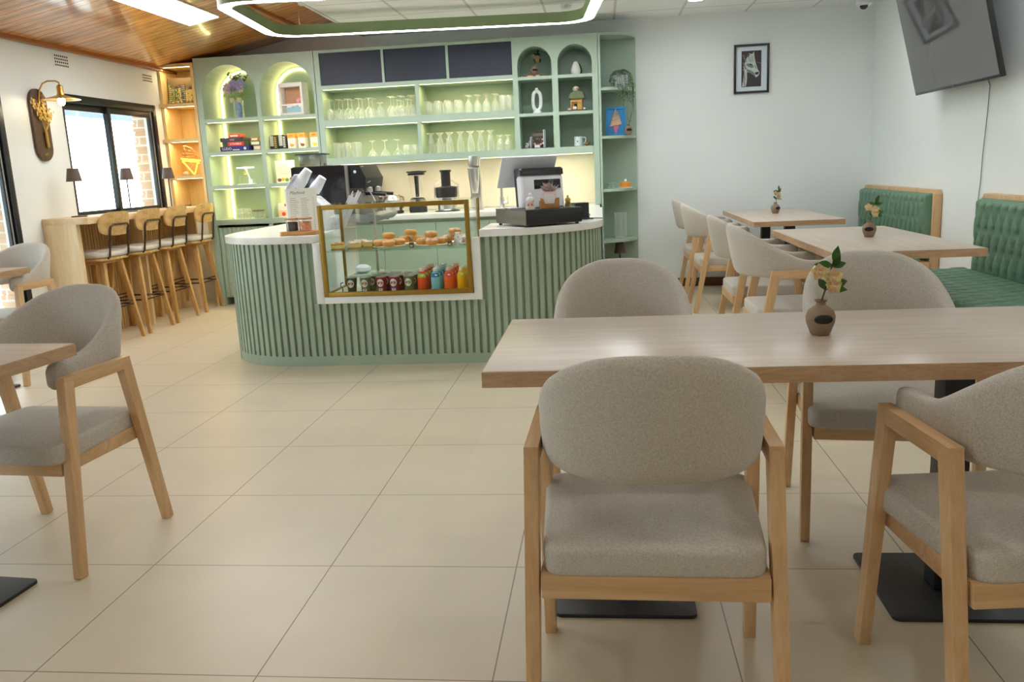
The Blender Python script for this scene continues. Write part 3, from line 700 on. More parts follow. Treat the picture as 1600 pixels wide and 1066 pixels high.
# ------------------------------------------------------------------ wooden wall bar
bar_ = thing('wall_bar', 'pale wooden bar under the window with slatted front panels', 'bar counter')
b = B(); prism(b, [(XL+.004, 6.10), (-3.95, 6.03), (-3.87, 6.05), (-3.87, 8.085), (XL+.004, 8.085)], 'z', .962, 1.012, .004); obj('top', b, BAR_Y, bar_)
b = B(); prism(b, [(XL+.004, 6.10), (-3.96, 6.035), (-3.955, 6.075), (XL+.004, 6.14)], 'z', 0, .962); obj('end_panel', b, BAR, bar_)
SLAT = wood('bar_slat', srgb(222, 186, 134), srgb(202, 162, 108), .5, (9, 9, .8), 2)
SLATD = plain('slat_backing', srgb(120, 88, 56), .7)
for y0, y1 in ((6.15, 7.06), (7.10, 8.06)):
    b = B(); box(b, XL+.006, XL+.02, y0, y1, 0, .96, mi=1); y = y0+.004
    while y < y1-.02: box(b, XL+.02, XL+.042, y, y+.03, 0, .96, .002); y += .04
    obj('slat_panel', b, [SLAT, SLATD], bar_)
for y in (7.08, 8.075): b = B(); box(b, XL+.02, -4.02, y-.02, y+.008, 0, .962, .002); obj('divider', b, BAR, bar_)

# ------------------------------------------------------------------ bar stools
CUSH = fabric('stool_linen', srgb(222, 216, 208), srgb(186, 178, 168))
def make_stool(label, loc, rz, group):
    """faces +y"""
    t = thing('bar_stool', label, 'bar stool', loc, rz, group)
    b = B(); slab(b, -.205, .205, -.18, .19, .690, .735, .09, .02, .012, 8); obj('cushion', b, CUSH, t, 60)
    b = B(); prism(b, rrect(-.20, .20, -.175, .185, .09, 8), 'z', .668, .688, .004); box(b, -.13, .13, -.12, .16, .64, .668, .004); obj('seat', b, OAK, t)
    for sx in (-1, 1):
        for y0, y1 in ((-.185, -.105), (.185, .12)):
            b = B(); bar(b, (sx*.195, y0, 0), (sx*.115, y1, .65), (.026, .030), (.036, .05)); obj('leg', b, OAK, t)
    b = B(); z = .285; kx, ky = .163, .158
    for za, q in ((z, 1), ): tube(b, [(kx*a, ky*c, za) for a, c in ((1, 1), (-1, 1), (-1, -1), (1, -1))], .007, 8, True)
    tube(b, [(kx*.97*a, ky*.97*c, z+.03) for a, c in ((1, 1), (-1, 1))], .006); tube(b, [(kx*.97*a, ky*.97*c, z+.03) for a, c in ((1, -1), (-1, -1))], .006)
    obj('foot_ring', b, DARKIRON, t)
    # curved plywood back
    rings = []
    out = []
    for k in range(36):
        a = 2*PI*k/36; ca, sa = math.cos(a), math.sin(a)
        out.append((.198*math.copysign(abs(ca)**.55, ca), .950+.092*math.copysign(abs(sa)**.62, sa)))
    def bend(x, y): return Vector((x, -.20+1.3*x*x+y, 0))
    tb = bmesh.new(); layers = []
    for dy in (-.007, .007):
        layers.append([tb.verts.new((x, -.222+1.1*x*x+dy-(z_-.95)*.12, z_)) for x, z_ in out])
    cs_ = []
    for lay, dy in zip(layers, (-.007, .007)):
        inner_ = [tb.verts.new((x*.5, -.222+1.1*x*x*.25+dy-(z_-.95)*.06, .95+(z_-.95)*.5)) for x, z_ in out]
        c = tb.verts.new((0, -.222+dy, .95))
        for k in range(36):
            tb.faces.new((lay[k], lay[(k+1) % 36], inner_[(k+1) % 36], inner_[k])); tb.faces.new((inner_[k], inner_[(k+1) % 36], c))
    for k in range(36): tb.faces.new((layers[0][k], layers[0][(k+1) % 36], layers[1][(k+1) % 36], layers[1][k]))
    bmesh.ops.recalc_face_normals(tb, faces=tb.faces); b = B(); merge(b, tb); obj('backrest', b, OAK_Y, t, 30)
    b = B(); r = .03
    yb = -.236
    pts = [(-.125, -.17, .682), (-.125, -.19, .70), (-.118, yb+.02, .90), (-.118, yb+.012, .925), (-.095, yb+.004, .945), (.095, yb+.004, .945), (.118, yb+.012, .925), (.118, yb+.02, .90), (.125, -.19, .70), (.125, -.17, .682)]
    tube(b, pts, .0085, 8); obj('back_frame', b, DARKIRON, t)
    for sx in (-1, 1): b = B(); blob(b, (sx*.118, yb+.026, .90), (.008, .008, .008), 8, 6); obj('bolt', b, STEEL, t)
    return t
SG = 'oak bar stools along the wooden bar'
STO = [(6.35, 88, 'oak bar stool at the near end of the wooden bar, nearest its end panel'), (6.85, 90, 'oak bar stool, second from the near end of the wooden bar'),
       (7.33, 90, 'oak bar stool, third from the near end of the wooden bar'), (7.885, 91, 'oak bar stool at the far end of the bar, against the green bookcase')]
st = None
for y, a, lab in STO:
    if st is None: st = make_stool(lab, (-4.02, y, 0), math.radians(a), SG)
    else: dup(st, (-4.02, y, 0), math.radians(a), lab, SG)

# ------------------------------------------------------------------ lamps and fittings
rl = thing('ring_light', 'green rounded rectangular ring lamp with glowing underside hung over the counter', 'ceiling lamp')
RX0, RX1, RY0, RY1, RZ = -1.35, 1.35, -.775, .775, 0
rl.location = (-1.322, 6.608, 2.40); rl.rotation_euler.z = math.radians(5.5)
o_ = rrect(RX0, RX1, RY0, RY1, .26, 10); i_ = rrect(RX0+.09, RX1-.09, RY0+.09, RY1-.09, .19, 10)
def band(b, po, pi, z0, z1):
    n = len(po)
    for k in range(n):
        p, q, r, s = po[k], po[(k+1) % n], pi[(k+1) % n], pi[k]
        prism(b, [p, q, r, s], 'z', z0, z1)
    bmesh.ops.remove_doubles(b, verts=b.verts, dist=1e-5)
def quad_ring(b, po, pi, z):
    t = bmesh.new(); A = [t.verts.new((*p, z)) for p in po]; C = [t.verts.new((*p, z)) for p in pi]; n = len(A)
    for k in range(n): t.faces.new((A[k], A[(k+1) % n], C[(k+1) % n], C[k]))
    merge(b, t)
b = B(); RG = plain('lamp_green', srgb(128, 148, 104), .5, var=.02)
def rail_(po, z0, z1, rev=False):
    t = bmesh.new(); A = [t.verts.new((*p, z0)) for p in po]; C = [t.verts.new((*p, z1)) for p in po]; n = len(A)
    for k in range(n): t.faces.new((A[k], A[(k+1) % n], C[(k+1) % n], C[k]))
    merge(b, t)
rail_(o_, RZ, RZ+.085); rail_(i_, RZ, RZ+.085); quad_ring(b, o_, i_, RZ+.085); obj('housing', b, RG, rl)
b = B(); shr = lambda d: rrect(RX0+d, RX1-d, RY0+d, RY1-d, .26-d, 10); quad_ring(b, shr(.004), shr(.086), RZ+.002); obj('diffuser', b, glow('ring_diffuser', (.96, .985, 1), 12), rl)
for x, y in ((-1.1, -.73), (1.1, -.73), (-1.1, .73), (1.1, .73)):
    gx = -1.322+x*math.cos(.096)-y*math.sin(.096); b = B(); tube(b, [(x, y, .085), (x, y, (roofz(gx) if gx < -2.29 else ZC)-2.40)], .0015, 5); obj('hanging_wire', b, STEEL, rl)
lp_ = thing('panel_light', 'long white glowing light panel on the boarded ceiling', 'ceiling lamp', (-3.235, 6.45, roofz(-3.235)), 0, None, 0, -math.atan(.2))
b = B(); box(b, -.138, .138, -.6, .6, -.012, 0, .003); obj('frame', b, WHITEP, lp_)
b = B(); box(b, -.13, .13, -.592, .592, -.014, -.0121); obj('diffuser', b, glow('panel_diffuser', (1, .99, .97), 9), lp_)
def downlight(x, y, label, r=.075, e=12, c=(.93, .975, 1)):
    t = thing('downlight', label, 'downlight', (x, y, ZC), 0, 'ceiling downlights')
    b = B(); lathe(b, [(r, 0), (r, -.006), (r*.82, -.01), (r*.8, -.002)], n=28); obj('rim', b, WHITEP, t)
    b = B(); lathe(b, [(r*.79, -.001), (r*.79, -.0035)], n=28); obj('lens', b, glow('downlight_lens_%d_%d' % (e, c[2]*100), c, e), t); return t
downlight(.83, 7.70, 'small glowing round downlight in the tiled ceiling', .075, 45)
for x, y in ((2.05, 7.0), (.83, 5.8), (2.05, 5.2), (1.45, 6.6), (.83, 4.0), (2.05, 3.4), (-.5, 4.2), (-1.75, 4.2), (-1.2, 2.2), (.5, 2.2)): downlight(x, y, 'round downlight in the tiled ceiling over the dining tables', .075, 60 if y > 5 else 42)
for x, y in ((-.6, .4), (.9, .4), (2.1, .9)): downlight(x, y, 'warm round downlight added out of view to warm the near chairs', .075, 60, (1, .86, .72))  # unseen warm lamps, added to lift and warm the nearest chairs
b = B(); lathe(b, [(.13, 0), (.135, -.006), (.12, -.012), (.0, -.012)], c=(-1.06, 6.9, ZC), n=32); tag(obj('ceiling_speaker', b, plain('speaker_white', srgb(218, 218, 214), .6)), 'round white flush speaker in the tiled ceiling inside the ring lamp', 'speaker')
b = B(); lathe(b, [(.05, 0), (.05, -.012), (.035, -.03), (0, -.034)], c=(-.27, 7.6, ZC), n=20); tag(obj('smoke_detector', b, WHITEP), 'small white smoke detector in the tiled ceiling near the ring lamp corner', 'detector')
x = -2.48; b = B(); box(b, x-.035, x+.035, 7.3, 7.37, roofz(x)-.035, roofz(x)+.006, .006); tag(obj('junction_box', b, WHITEP), 'small white junction box on the boarded ceiling seen through the ring lamp', 'junction box')
cm = thing('security_camera', 'white dome security camera at the ceiling corner above the bench', 'camera', (2.345, 8.2, ZC))
b = B(); lathe(b, [(.066, 0), (.07, -.01), (.07, -.052), (.058, -.066), (0, -.066)], n=28); obj('housing', b, WHITEP, cm)
b = B(); blob(b, (0, -.008, -.064), (.036, .036, .036), 20, 12); obj('dome_lens', b, plain('dark_dome', (.05, .05, .055), .08), cm)

def lamp(label, loc, group):
    t = thing('table_lamp', label, 'table lamp', loc, 0, group)
    b = B(); lathe(b, [(.058, 0), (.058, .008), (.012, .012), (.0, .012)], n=28); obj('base', b, UMB, t)
    b = B(); tube(b, [(0, 0, .01), (0, 0, .31)], .0055, 10); obj('stem', b, UMB, t)
    b = B(); n = 32
    lathe(b, [(.058, .275), (.040, .375), (.037, .375), (.055, .275)], n=n); lathe(b, [(.0, .368), (.04, .368), (.04, .372), (0, .372)], n=n); obj('shade', b, SHADE, t); return t
UMB = plain('umber_metal', srgb(78, 58, 52), .45, .4); SHADE = plain('brown_shade', srgb(96, 76, 70), .55)
LG = 'slim brown table lamps'
la = lamp('slim brown table lamp on the near end of the wooden bar', (-4.1, 6.31, 1.012), LG)
dup(la, (-4.1, 7.06, 1.012), 0, 'slim brown table lamp on the wooden bar in front of the window mullion', LG)
dup(la, (-4.1, 7.78, 1.012), 0, 'slim brown table lamp on the wooden bar by the corner shelves', LG)
dup(la, (.16, 8.3, .101), 0, 'slim dark table lamp on the lowest shelf of the end shelf', LG).scale = (1, 1, 1)

wl = thing('wall_sconce', 'brass wall lamp with dried grasses on a brown oval board beside the window', 'wall lamp', (XL, 6.25, 1.45))
b = B(); w2, zb, zt = .098, 0, .54
pl = [(w2*math.cos(a), .098+w2*math.sin(a)) for a in [PI+PI*k/14 for k in range(15)]]+[(w2*math.cos(a), .442+w2*math.sin(a)) for a in [PI*k/14 for k in range(15)]]
prism(b, pl, 'x', .002, .024, .004); obj('back_board', b, wood('walnut_board', srgb(98, 74, 58), srgb(74, 54, 42), .45, (6, 6, .9)), wl)
b = B(); tube(b, [(.026, .0, .36), (.03, .0, .47), (.04, .01, .53), (.07, .01, .575), (.12, .0, .59), (.2, -.02, .585), (.225, -.02, .57), (.225, -.02, .55)], .006, 8); obj('arm', b, BRASS, wl)
b = B(); lathe(b, [(.012, .555), (.022, .545), (.024, .49), (.03, .478), (.135, .448), (.137, .444), (.03, .472), (.02, .48)], c=(.225, -.02, 0), n=28); obj('lamp_shade', b, BRASS, wl)
b = B(); blob(b, (.225, -.02, .435), (.026, .026, .034), 14, 10); obj('bulb', b, glow('warm_bulb', (1, .82, .5), 30), wl)
b = B(); tube(b, [(.035, .02, .10), (.035, .015, .22)], .0135, 12); lathe(b, [(.0135, .22), (.016, .222), (.0, .222)], c=(.035, .015, 0), n=12); obj('brass_vase', b, BRASS, wl)
b = B(); rnd = random.Random(5)
for k, (dy, dz, dx) in enumerate(((-.13, .36, .03), (-.09, .32, .05), (-.02, .33, .05), (.0, .40, .03), (.05, .30, .04), (.07, .27, .05))):
    p0 = Vector((.035, .015, .21)); p1 = Vector((.035+dx*.6, .015+dy, .10+dz)); tube(b, [p0, p0.lerp(p1, .5)+Vector((.008, .01, .01)), p1], .0016, 5)
    for q in range(26):
        u = .45+.55*q/26; p = p0.lerp(p1, u)+Vector((rnd.uniform(-.012, .012), rnd.uniform(-.012, .012), rnd.uniform(-.008, .008)))
        blob(b, p, (.004, .005, .009), 5, 4)
obj('dried_grass', b, plain('dried_grass_gold', srgb(226, 190, 104), .7, var=.15, scale=40), wl)
b = B()
for dy, dz in ((-.012, .05), (.012, .054)): blob(b, (.026, dy, dz), (.005, .007, .007), 8, 6)
obj('switch', b, BRASS, wl)
VD = plain('vent_dark', srgb(70, 60, 50), .9)
for y0, y1, z0, z1, nr, nm in ((6.555, 6.735, 2.19, 2.285, 4, 'dotted air vent high on the window wall, above the brass wall lamp'), (7.87, 8.04, 2.195, 2.268, 3, 'dotted air vent high on the window wall, beside the corner shelves')):
    b = B(); box(b, XL, XL+.003, y0-.01, y1+.01, z0-.008, z1+.008, mi=0)
    for r in range(nr):
        for c in range(7): y = y0+(y1-y0)*(c+.5)/7; z = z0+(z1-z0)*(r+.5)/nr; box(b, XL+.003, XL+.0036, y-.008, y+.008, z-.007, z+.007, mi=1)
    tag(obj('air_vent', b, [WALLM, VD]), nm, 'vent', 'air vents on the window wall')

# ------------------------------------------------------------------ television, picture
tv = thing('television', 'large dark flat television tilted forward high on the white wall', 'television', (2.40, 6.21, 1.635), 0, None, 0, math.radians(-14))
b = B(); box(b, -.02, .012, -.70, .70, 0, .83, .004); box(b, .012, .045, -.5, .5, .05, .45, .01); obj('body', b, BLACKP, tv)
b = B(); box(b, -.0215, -.0200, -.692, .692, .018, .822); obj('screen', b, plain('tv_screen', (.085, .083, .085), .05, var=.02, spec=.9), tv)
b = B(); box(b, .045, .10, -.2, .2, .12, .38, .004); bar(b, (.07, 0, .3), (.18, 0, .34), (.08, .05)); obj('wall_bracket', b, BLACK, tv)
b = B(); box(b, -.0222, -.0214, -.006, .006, .006, .011); obj('logo_mark', b, STEEL, tv)
b = B(); tube(b, [(XR-.05, 5.99, 1.7), (XR-.012, 6.0, 1.62), (XR-.008, 6.02, 1.45), (XR-.008, 6.05, 1.2), (XR-.008, 6.06, 1.0), (XR-.008, 6.09, .80)], .0026, 8); tag(obj('power_cord', b, plain('grey_cable', (.14, .14, .15), .5)), 'thin dark cable hanging from the television down to the bench', 'cord')

pf = thing('framed_picture', 'black framed horse picture on the white back wall', 'picture', (1.428, YB, 2.05))
b = B()
for x0, x1, z0, z1 in ((-.162, -.142, -.222, .222), (.142, .162, -.222, .222), (-.142, .142, .202, .222), (-.142, .142, -.222, -.202)): box(b, x0, x1, -.026, -.002, z0, z1, .002)
obj('frame', b, BLACKP, pf)
b = B(); box(b, -.142, .142, -.012, -.002, -.202, .202); obj('mount', b, plain('mount_card', srgb(214, 226, 232), .6, var=.01), pf)
b = B(); box(b, -.092, .09, -.0135, -.0121, -.163, .163, mi=0)
def poly(pts, y, mi):
    t = bmesh.new(); vs = [t.verts.new((-.092+x*.182, y, .163-z*.326)) for x, z in pts]; t.faces.new(vs); bmesh.ops.triangulate(t, faces=t.faces); merge(b, t, None, mi)
def hp(pts, y, mi): poly([((px-205)/345, (py-212)/648) for px, py in pts], y, mi)
hp([(372, 272), (392, 268), (425, 219), (418, 285), (436, 360), (452, 430), (472, 500), (492, 560), (516, 592), (520, 625), (504, 662), (470, 690), (448, 696), (400, 650), (345, 604), (300, 590), (296, 640), (304, 720), (294, 800), (284, 846), (214, 850), (232, 770), (246, 700), (244, 640), (262, 596), (246, 540), (238, 490), (256, 440), (282, 380), (298, 330), (308, 300), (340, 246), (352, 262)], -.0138, 1)
hp([(286, 446), (330, 436), (372, 446), (404, 470), (420, 510), (380, 520), (330, 500), (300, 476)], -.0141, 2)
hp([(338, 452), (372, 446), (396, 462), (366, 474)], -.0143, 3)
hp([(300, 540), (360, 560), (420, 600), (450, 660), (440, 680), (390, 640), (330, 596), (296, 580)], -.0141, 2)
hp([(320, 598), (350, 606), (456, 690), (444, 700), (380, 652)], -.0143, 3)
hp([(440, 606), (500, 596), (514, 622), (480, 650), (446, 640)], -.0141, 3)
hp([(410, 592), (470, 584), (480, 596), (420, 604)], -.0143, 1)
hp([(430, 470), (446, 470), (466, 530), (452, 540)], -.0141, 2)
hp([(306, 312), (340, 252), (348, 276), (318, 330)], -.0143, 3)
hp([(468, 412), (546, 440), (546, 458), (476, 432)], -.0138, 4)
for k in range(11): x = 212+9*(k % 5); z = 286+26*k; hp([(x, z), (x+24, z-8), (x+66-5*(k % 3), z+22), (x+18, z+14)], -.0139, 4 if k % 2 else 2)
for k in range(6): x = 236+7*(k % 3); z = 640+34*k; hp([(x, z), (x+18, z-6), (x+30, z+26), (x+8, z+22)], -.0141, 2)
for k in range(5): x = 320+20*k; z = 300+12*(k % 3); hp([(x, z), (x+5, z), (x+16, z+100), (x+10, z+104)], -.0141, 4)
obj('print', b, [plain('print_black', srgb(58, 50, 56), .5), plain('print_light', srgb(196, 206, 200), .6), plain('print_mid', srgb(120, 128, 124), .6), plain('print_dark', srgb(44, 42, 46), .6), plain('print_grey', srgb(104, 108, 108), .6)], pf)

# ------------------------------------------------------------------ small clay vases with a flower stem
CLAY = plain('brown_clay', srgb(140, 116, 92), .7, var=.06, scale=30)
PET = plain('petal_cream', srgb(240, 228, 168), .6, var=.12, scale=60); PET2 = plain('petal_pink', srgb(236, 200, 166), .6, var=.12, scale=60)
LEAF = plain('leaf_green', srgb(70, 112, 44), .45, var=.2, scale=40); STEM = plain('stem_brown', srgb(70, 46, 34), .7)
def leaf(b, p, d, l, w, up=(0, 0, 1)):
    p = Vector(p); d = Vector(d).normalized(); s = d.cross(Vector(up))
    s = s.normalized() if s.length > .01 else Vector((1, 0, 0)); n = s.cross(d)
    t = bmesh.new(); rows = []
    for k in range(6):
        u = k/5; ww = w*math.sin(PI*min(.98, max(.04, u))**.8); c = p+d*l*u+n*(-.25*l*u*u)
        rows.append([t.verts.new(c-s*ww/2+n*.12*ww), t.verts.new(c), t.verts.new(c+s*ww/2+n*.12*ww)])
    for a, c in zip(rows, rows[1:]):
        for k in (0, 1): t.faces.new((a[k], a[k+1], c[k+1], c[k]))
    r = bmesh.ops.solidify(t, geom=list(t.faces), thickness=.0006); merge(b, t)
def vase(label, loc, rz, group, s=1, tall=1):
    t = thing('flower_vase', label, 'vase', loc, rz, group)
    b = B(); prof = [(.0, 0), (.022, 0), (.026, .004), (.037, .034), (.0385, .050), (.033, .066), (.020, .076), (.0125, .081), (.0125, .088), (.017, .093), (.0165, .094), (.0095, .088), (.009, .07), (0, .07)]
    lathe(b, prof, n=28); v = obj('vase_body', b, CLAY, t)
    b = B(); blob(b, (0, -.0335, .046), (.0245, .008, .013), 18, 10); obj('front_hollow', b, plain('dark_hollow', (.012, .009, .008), .8), v)
    b = B(); top = Vector((.030, 0, .20*tall)); tube(b, [(0, 0, .07), (.004, 0, .10), (.012, .002, .125), (.018, 0, .15), top], .0022, 6); tube(b, [(.010, 0, .12), (-.004, .004, .135), (-.008, 0, .16)], .0016, 5); tube(b, [(.012, 0, .12), (.03, .0, .13)], .0012, 5)
    obj('stem', b, STEM, t)
    b = B()
    for p, d, l in (((.030, 0, .195*tall), (.35, .1, 1), .034), ((.026, 0, .185*tall), (-1, .1, .15), .034), ((.028, 0, .182*tall), (1, .1, .3), .03), ((.022, 0, .132), (1, .2, .25), .042), ((.02, 0, .125), (1, -.2, -.05), .036), ((.014, .01, .12), (-.3, .3, .6), .03), ((.03, -.0, .185*tall), (.2, -.6, .5), .028)):
        leaf(b, p, d, l*1.3, l*.68, (0, -1, .4) if abs(d[2]) < .5 else (0, -1, 0))
    obj('leaves', b, LEAF, t)
    for c, r, m in (((-.008, -.008, .170), .023, 0), ((.027, -.012, .154), .026, 1), ((.029, -.012, .132), .022, 0)):
        b = B(); c = Vector(c); e = B()
        for q, n in ((0, 5), (1, 4)):
            for k in range(n): a = 2*PI*k/n+.4+q; leaf(b if k % 2 == q else e, c+Vector((0, -.004*q, 0)), (math.cos(a), -.25-.7*q, math.sin(a)), r*(1-.3*q), r*1.15*(1-.2*q), (0, -1, 0))
        blob(e, c+Vector((0, -.006, 0)), (r*.22, r*.22, r*.22), 8, 6); fo = obj('flower', b, PET, t); obj('inner_petals', e, PET2, fo)
    return t
VG = 'brown clay vases with one flower stem'
va = vase('clay vase with cream flowers on the long table', (.575, 2.30, .75), 0, VG)
dup(va, (1.52, 5.05, .75), math.radians(-20), 'clay vase with cream flowers on the middle table by the bench', VG)
dup(va, (1.475, 7.5, .75), math.radians(30), 'clay vase with cream flowers on the far table under the horse picture', VG)

# ------------------------------------------------------------------ glasses in the lit bays (upside down)
def glass_kind(kind):
    b = B()
    if kind == 'wine': lathe(b, [(.030, 0), (.042, .035), (.040, .065), (.022, .095), (.005, .108), (.004, .175), (.012, .182), (.036, .188), (.036, .190), (0, .190)], n=16)
    elif kind == 'flute': lathe(b, [(.026, 0), (.031, .04), (.028, .075), (.012, .10), (.005, .112), (.0045, .15), (.03, .160), (.03, .162), (0, .162)], n=16)
    elif kind == 'tumbler': lathe(b, [(.036, 0), (.0365, .09), (.030, .118), (.022, .124), (0, .124)], n=16)
    elif kind == 'highball': lathe(b, [(.030, 0), (.030, .135), (.027, .142), (0, .142)], n=16)
    elif kind == 'rocks': lathe(b, [(.037, 0), (.034, .085), (.031, .09), (0, .09)], n=16)
    elif kind == 'martini': lathe(b, [(.048, 0), (.038, .03), (.012, .06), (.005, .07), (.004, .13), (.032, .148), (.032, .15), (0, .15)], n=16)
    elif kind == 'shake': lathe(b, [(.034, 0), (.033, .07), (.022, .13), (.014, .155), (.013, .165), (.026, .178), (.038, .186), (.038, .189), (0, .189)], n=16)
    elif kind == 'goblet': lathe(b, [(.034, 0), (.036, .06), (.022, .095), (.008, .108), (.008, .125), (.03, .138), (.03, .14), (0, .14)], n=16)
    return b
NAMES = dict(wine='wine_glass', flute='stem_glass', tumbler='tumbler', highball='highball_glass', rocks='rocks_glass', martini='martini_glass', shake='milkshake_glass', goblet='goblet')
PROTO = {}
def glasses(kind, xs, z, rows, group, label):
    for y in rows:
        for x in xs:
            if kind not in PROTO: o = obj(NAMES[kind], glass_kind(kind), TUMBLER, None, 50); PROTO[kind] = o
            else: o = PROTO[kind].copy(); COL.objects.link(o)
            o.location = (x, y, z); o.rotation_euler.z = random.uniform(0, 6); tag(o, label, 'glass', group)
zu, zl = 1.7675, 1.4095
glasses('wine', [-2.585, -2.497, -2.405, -2.30, -2.20], zu, (8.17, 8.30), 'wine glasses in the upper bay beside the arches', 'upturned long-stemmed wine glass in the upper bay next to the arched bookcase')
glasses('goblet', [-2.09], zu, (8.17,), None, 'small upturned goblet alone between wine glasses and stem glasses, upper bay')
glasses('wine', [-1.985, -1.885, -1.785], zu, (8.17, 8.28), 'stem glasses by the bay divider', 'upturned stem glass in the upper bay close to the centre divider')
glasses('flute', [-1.935, -1.835], zu, (8.36, 8.225), 'narrow stem glasses by the bay divider', 'narrow upturned stem glass between wine glasses, upper bay by the divider')
glasses('tumbler', [-1.63, -1.535, -1.44, -1.34], zu, (8.17, 8.28), 'tumblers in the upper bay', 'upturned clear tumbler in the upper bay, right after the centre divider'.replace('right after', 'just past'))
glasses('flute', [-1.24, -1.155, -1.07, -.985], zu, (8.17, 8.27), 'stem glasses between the tumblers', 'upturned short stem glass between tumblers and highball glasses, upper bay')
glasses('highball', [-.91, -.845], zu, (8.16, 8.235, 8.31), 'highball glasses in the upper bay', 'straight highball glass at the end of the upper bay by the small arches')
glasses('highball', [-2.555, -2.46, -2.365], zl, (8.17, 8.28), 'highball glasses in the lower bay', 'straight highball glass at the bookcase end of the lower bay')
glasses('martini', [-2.20, -2.075, -1.95], zl, (8.18,), 'martini glasses in the lower bay', 'upturned wide stem glass standing alone in the lower bay')
glasses('rocks', [-1.86, -1.781], zl, (8.17, 8.27), 'short glasses in the lower bay', 'short clear glass in the lower bay just before the centre divider')
glasses('shake', [-1.62, -1.53, -1.44, -1.335, -1.235, -1.14, -1.045], zl, (8.18,), 'milkshake glasses in the lower bay', 'tall upturned milkshake glass in the lower bay past the centre divider')
glasses('goblet', [-.955, -.88], zl, (8.17, 8.26), 'goblets in the lower bay', 'upturned goblet at the end of the lower bay beneath the highball glasses')
glasses('goblet', [-1.58, -1.49], zl, (8.31,), 'goblets behind the milkshake glasses', 'upturned goblet standing behind the tall milkshake glasses')

# ------------------------------------------------------------------ things in the arched bookcase
ROW = [1.836, 1.523, 1.197, .863]
def col(c): 
    m, nt, bs = nodes('c'); return m
fl = thing('flower_bouquet_vase', 'clear glass vase of lilac and cream flowers in the bookcase arch', 'vase', (-3.535, 8.26, ROW[0]))
b = B(); shell_lathe(b, [(.048, 0), (.05, .01), (.046, .10), (.052, .175)], .004, n=20); obj('vase_body', b, TUMBLER, fl)
b = B(); lathe(b, [(.02, .01), (.03, .05), (.035, .12), (.012, .165)], n=10); obj('blue_filling', b, plain('blue_gel', srgb(70, 140, 200), .3, var=.4, scale=30), fl)
b = B()
for s in (-1, 1):
    for k in range(3): leaf(b, (s*.01, -.055, .175), (s, -.3, .25-.35*k), .055, .03, (0, -1, 0))
obj('ribbon', b, plain('cream_ribbon', srgb(240, 232, 206), .6), fl)
b = B(); rnd = random.Random(11)
for k in range(90):
    a = rnd.uniform(0, 2*PI); r = rnd.uniform(.03, .13); z = .20+rnd.uniform(0, .07); d = Vector((math.cos(a), math.sin(a)*.6, rnd.uniform(-.2, .8))); leaf(b, (r*math.cos(a), r*.6*math.sin(a), z), d, .04, .024)
obj('greenery', b, plain('lime_leaf', srgb(190, 212, 96), .6, var=.2, scale=40), fl)
PUR = plain('lilac_petal', srgb(196, 182, 230), .6, var=.15, scale=50); PNK = plain('blush_petal', srgb(240, 218, 226), .6, var=.1, scale=50); CRM = plain('cream_petal', srgb(244, 238, 206), .6, var=.1, scale=50)
for x, z, r, m in ((-.075, .30, .048, PNK), (-.07, .255, .04, PNK), (-.015, .33, .045, PUR), (.02, .285, .044, PUR), (-.03, .28, .045, PUR), (.06, .34, .036, PUR), (.07, .30, .036, PUR), (.055, .275, .038, CRM), (-.1, .28, .035, CRM), (.11, .30, .025, plain('blue_petal', srgb(150, 180, 205), .6))):
    b = B()
    for q in range(3):
        for k in range(7-q): a = 2*PI*k/(7-q)+q; leaf(b, (x, -.045+.01*q, z), (math.cos(a), -.35-.5*q, math.sin(a)), r*(1-.2*q), r*.7, (0, -1, 0))
    obj('bloom', b, m, fl)
b = B()
for x0, z0, x1, z1 in ((-.03, .36, -.075, .43), (.03, .35, .04, .42), (.07, .34, .115, .40), (0, .36, -.01, .40)):
    tube(b, [(x0, 0, z0), (x1, 0, z1)], .002, 5)
    for q in range(6): u = q/5; p = (x0+(x1-x0)*u, 0, z0+(z1-z0)*u); leaf(b, p, (1 if q % 2 else -1, -.3, .5), .026, .016, (0, -1, 0))
obj('sprigs', b, plain('dark_sprig', srgb(70, 84, 60), .6), fl)
# toy box
tb_ = thing('toy_kitchen_box', 'white and pink toy display box with a window in the bookcase arch', 'toy', (-2.94, 8.25, ROW[0]), math.radians(-8))
b = B()
for x0, x1, z0, z1 in ((-.125, -.102, 0, .30), (.102, .125, 0, .30), (-.102, .102, .262, .30), (-.102, .102, 0, .02), (-.102, .102, .085, .105)): box(b, x0, x1, -.11, .0, z0, z1, .004)
box(b, -.125, .125, 0, .02, 0, .30, .003); box(b, -.05, .102, -.112, -.02, .018, .088, .004); obj('case', b, plain('toy_white', srgb(240, 236, 228), .4), tb_)
b = B(); box(b, -.10, .10, -.02, -.002, .106, .26); obj('inner_wall', b, plain('toy_tan', srgb(206, 160, 122), .6), tb_)
b = B(); box(b, -.045, .10, -.116, -.112, .022, .07, .002); blob(b, (.02, -.112, .07), (.02, .01, .014), 10, 6); blob(b, (.06, -.112, .072), (.02, .01, .016), 10, 6); obj('blue_front', b, plain('toy_blue', srgb(160, 200, 216), .4), tb_)
b = B(); blob(b, (.06, -.06, .135), (.03, .025, .028), 12, 8); obj('pink_figure', b, plain('toy_pink', srgb(240, 170, 176), .5), tb_)
b = B(); box(b, -.1, -.055, -.1, -.09, .022, .08); obj('grey_slot', b, plain('toy_grey', srgb(180, 176, 172), .5), tb_)
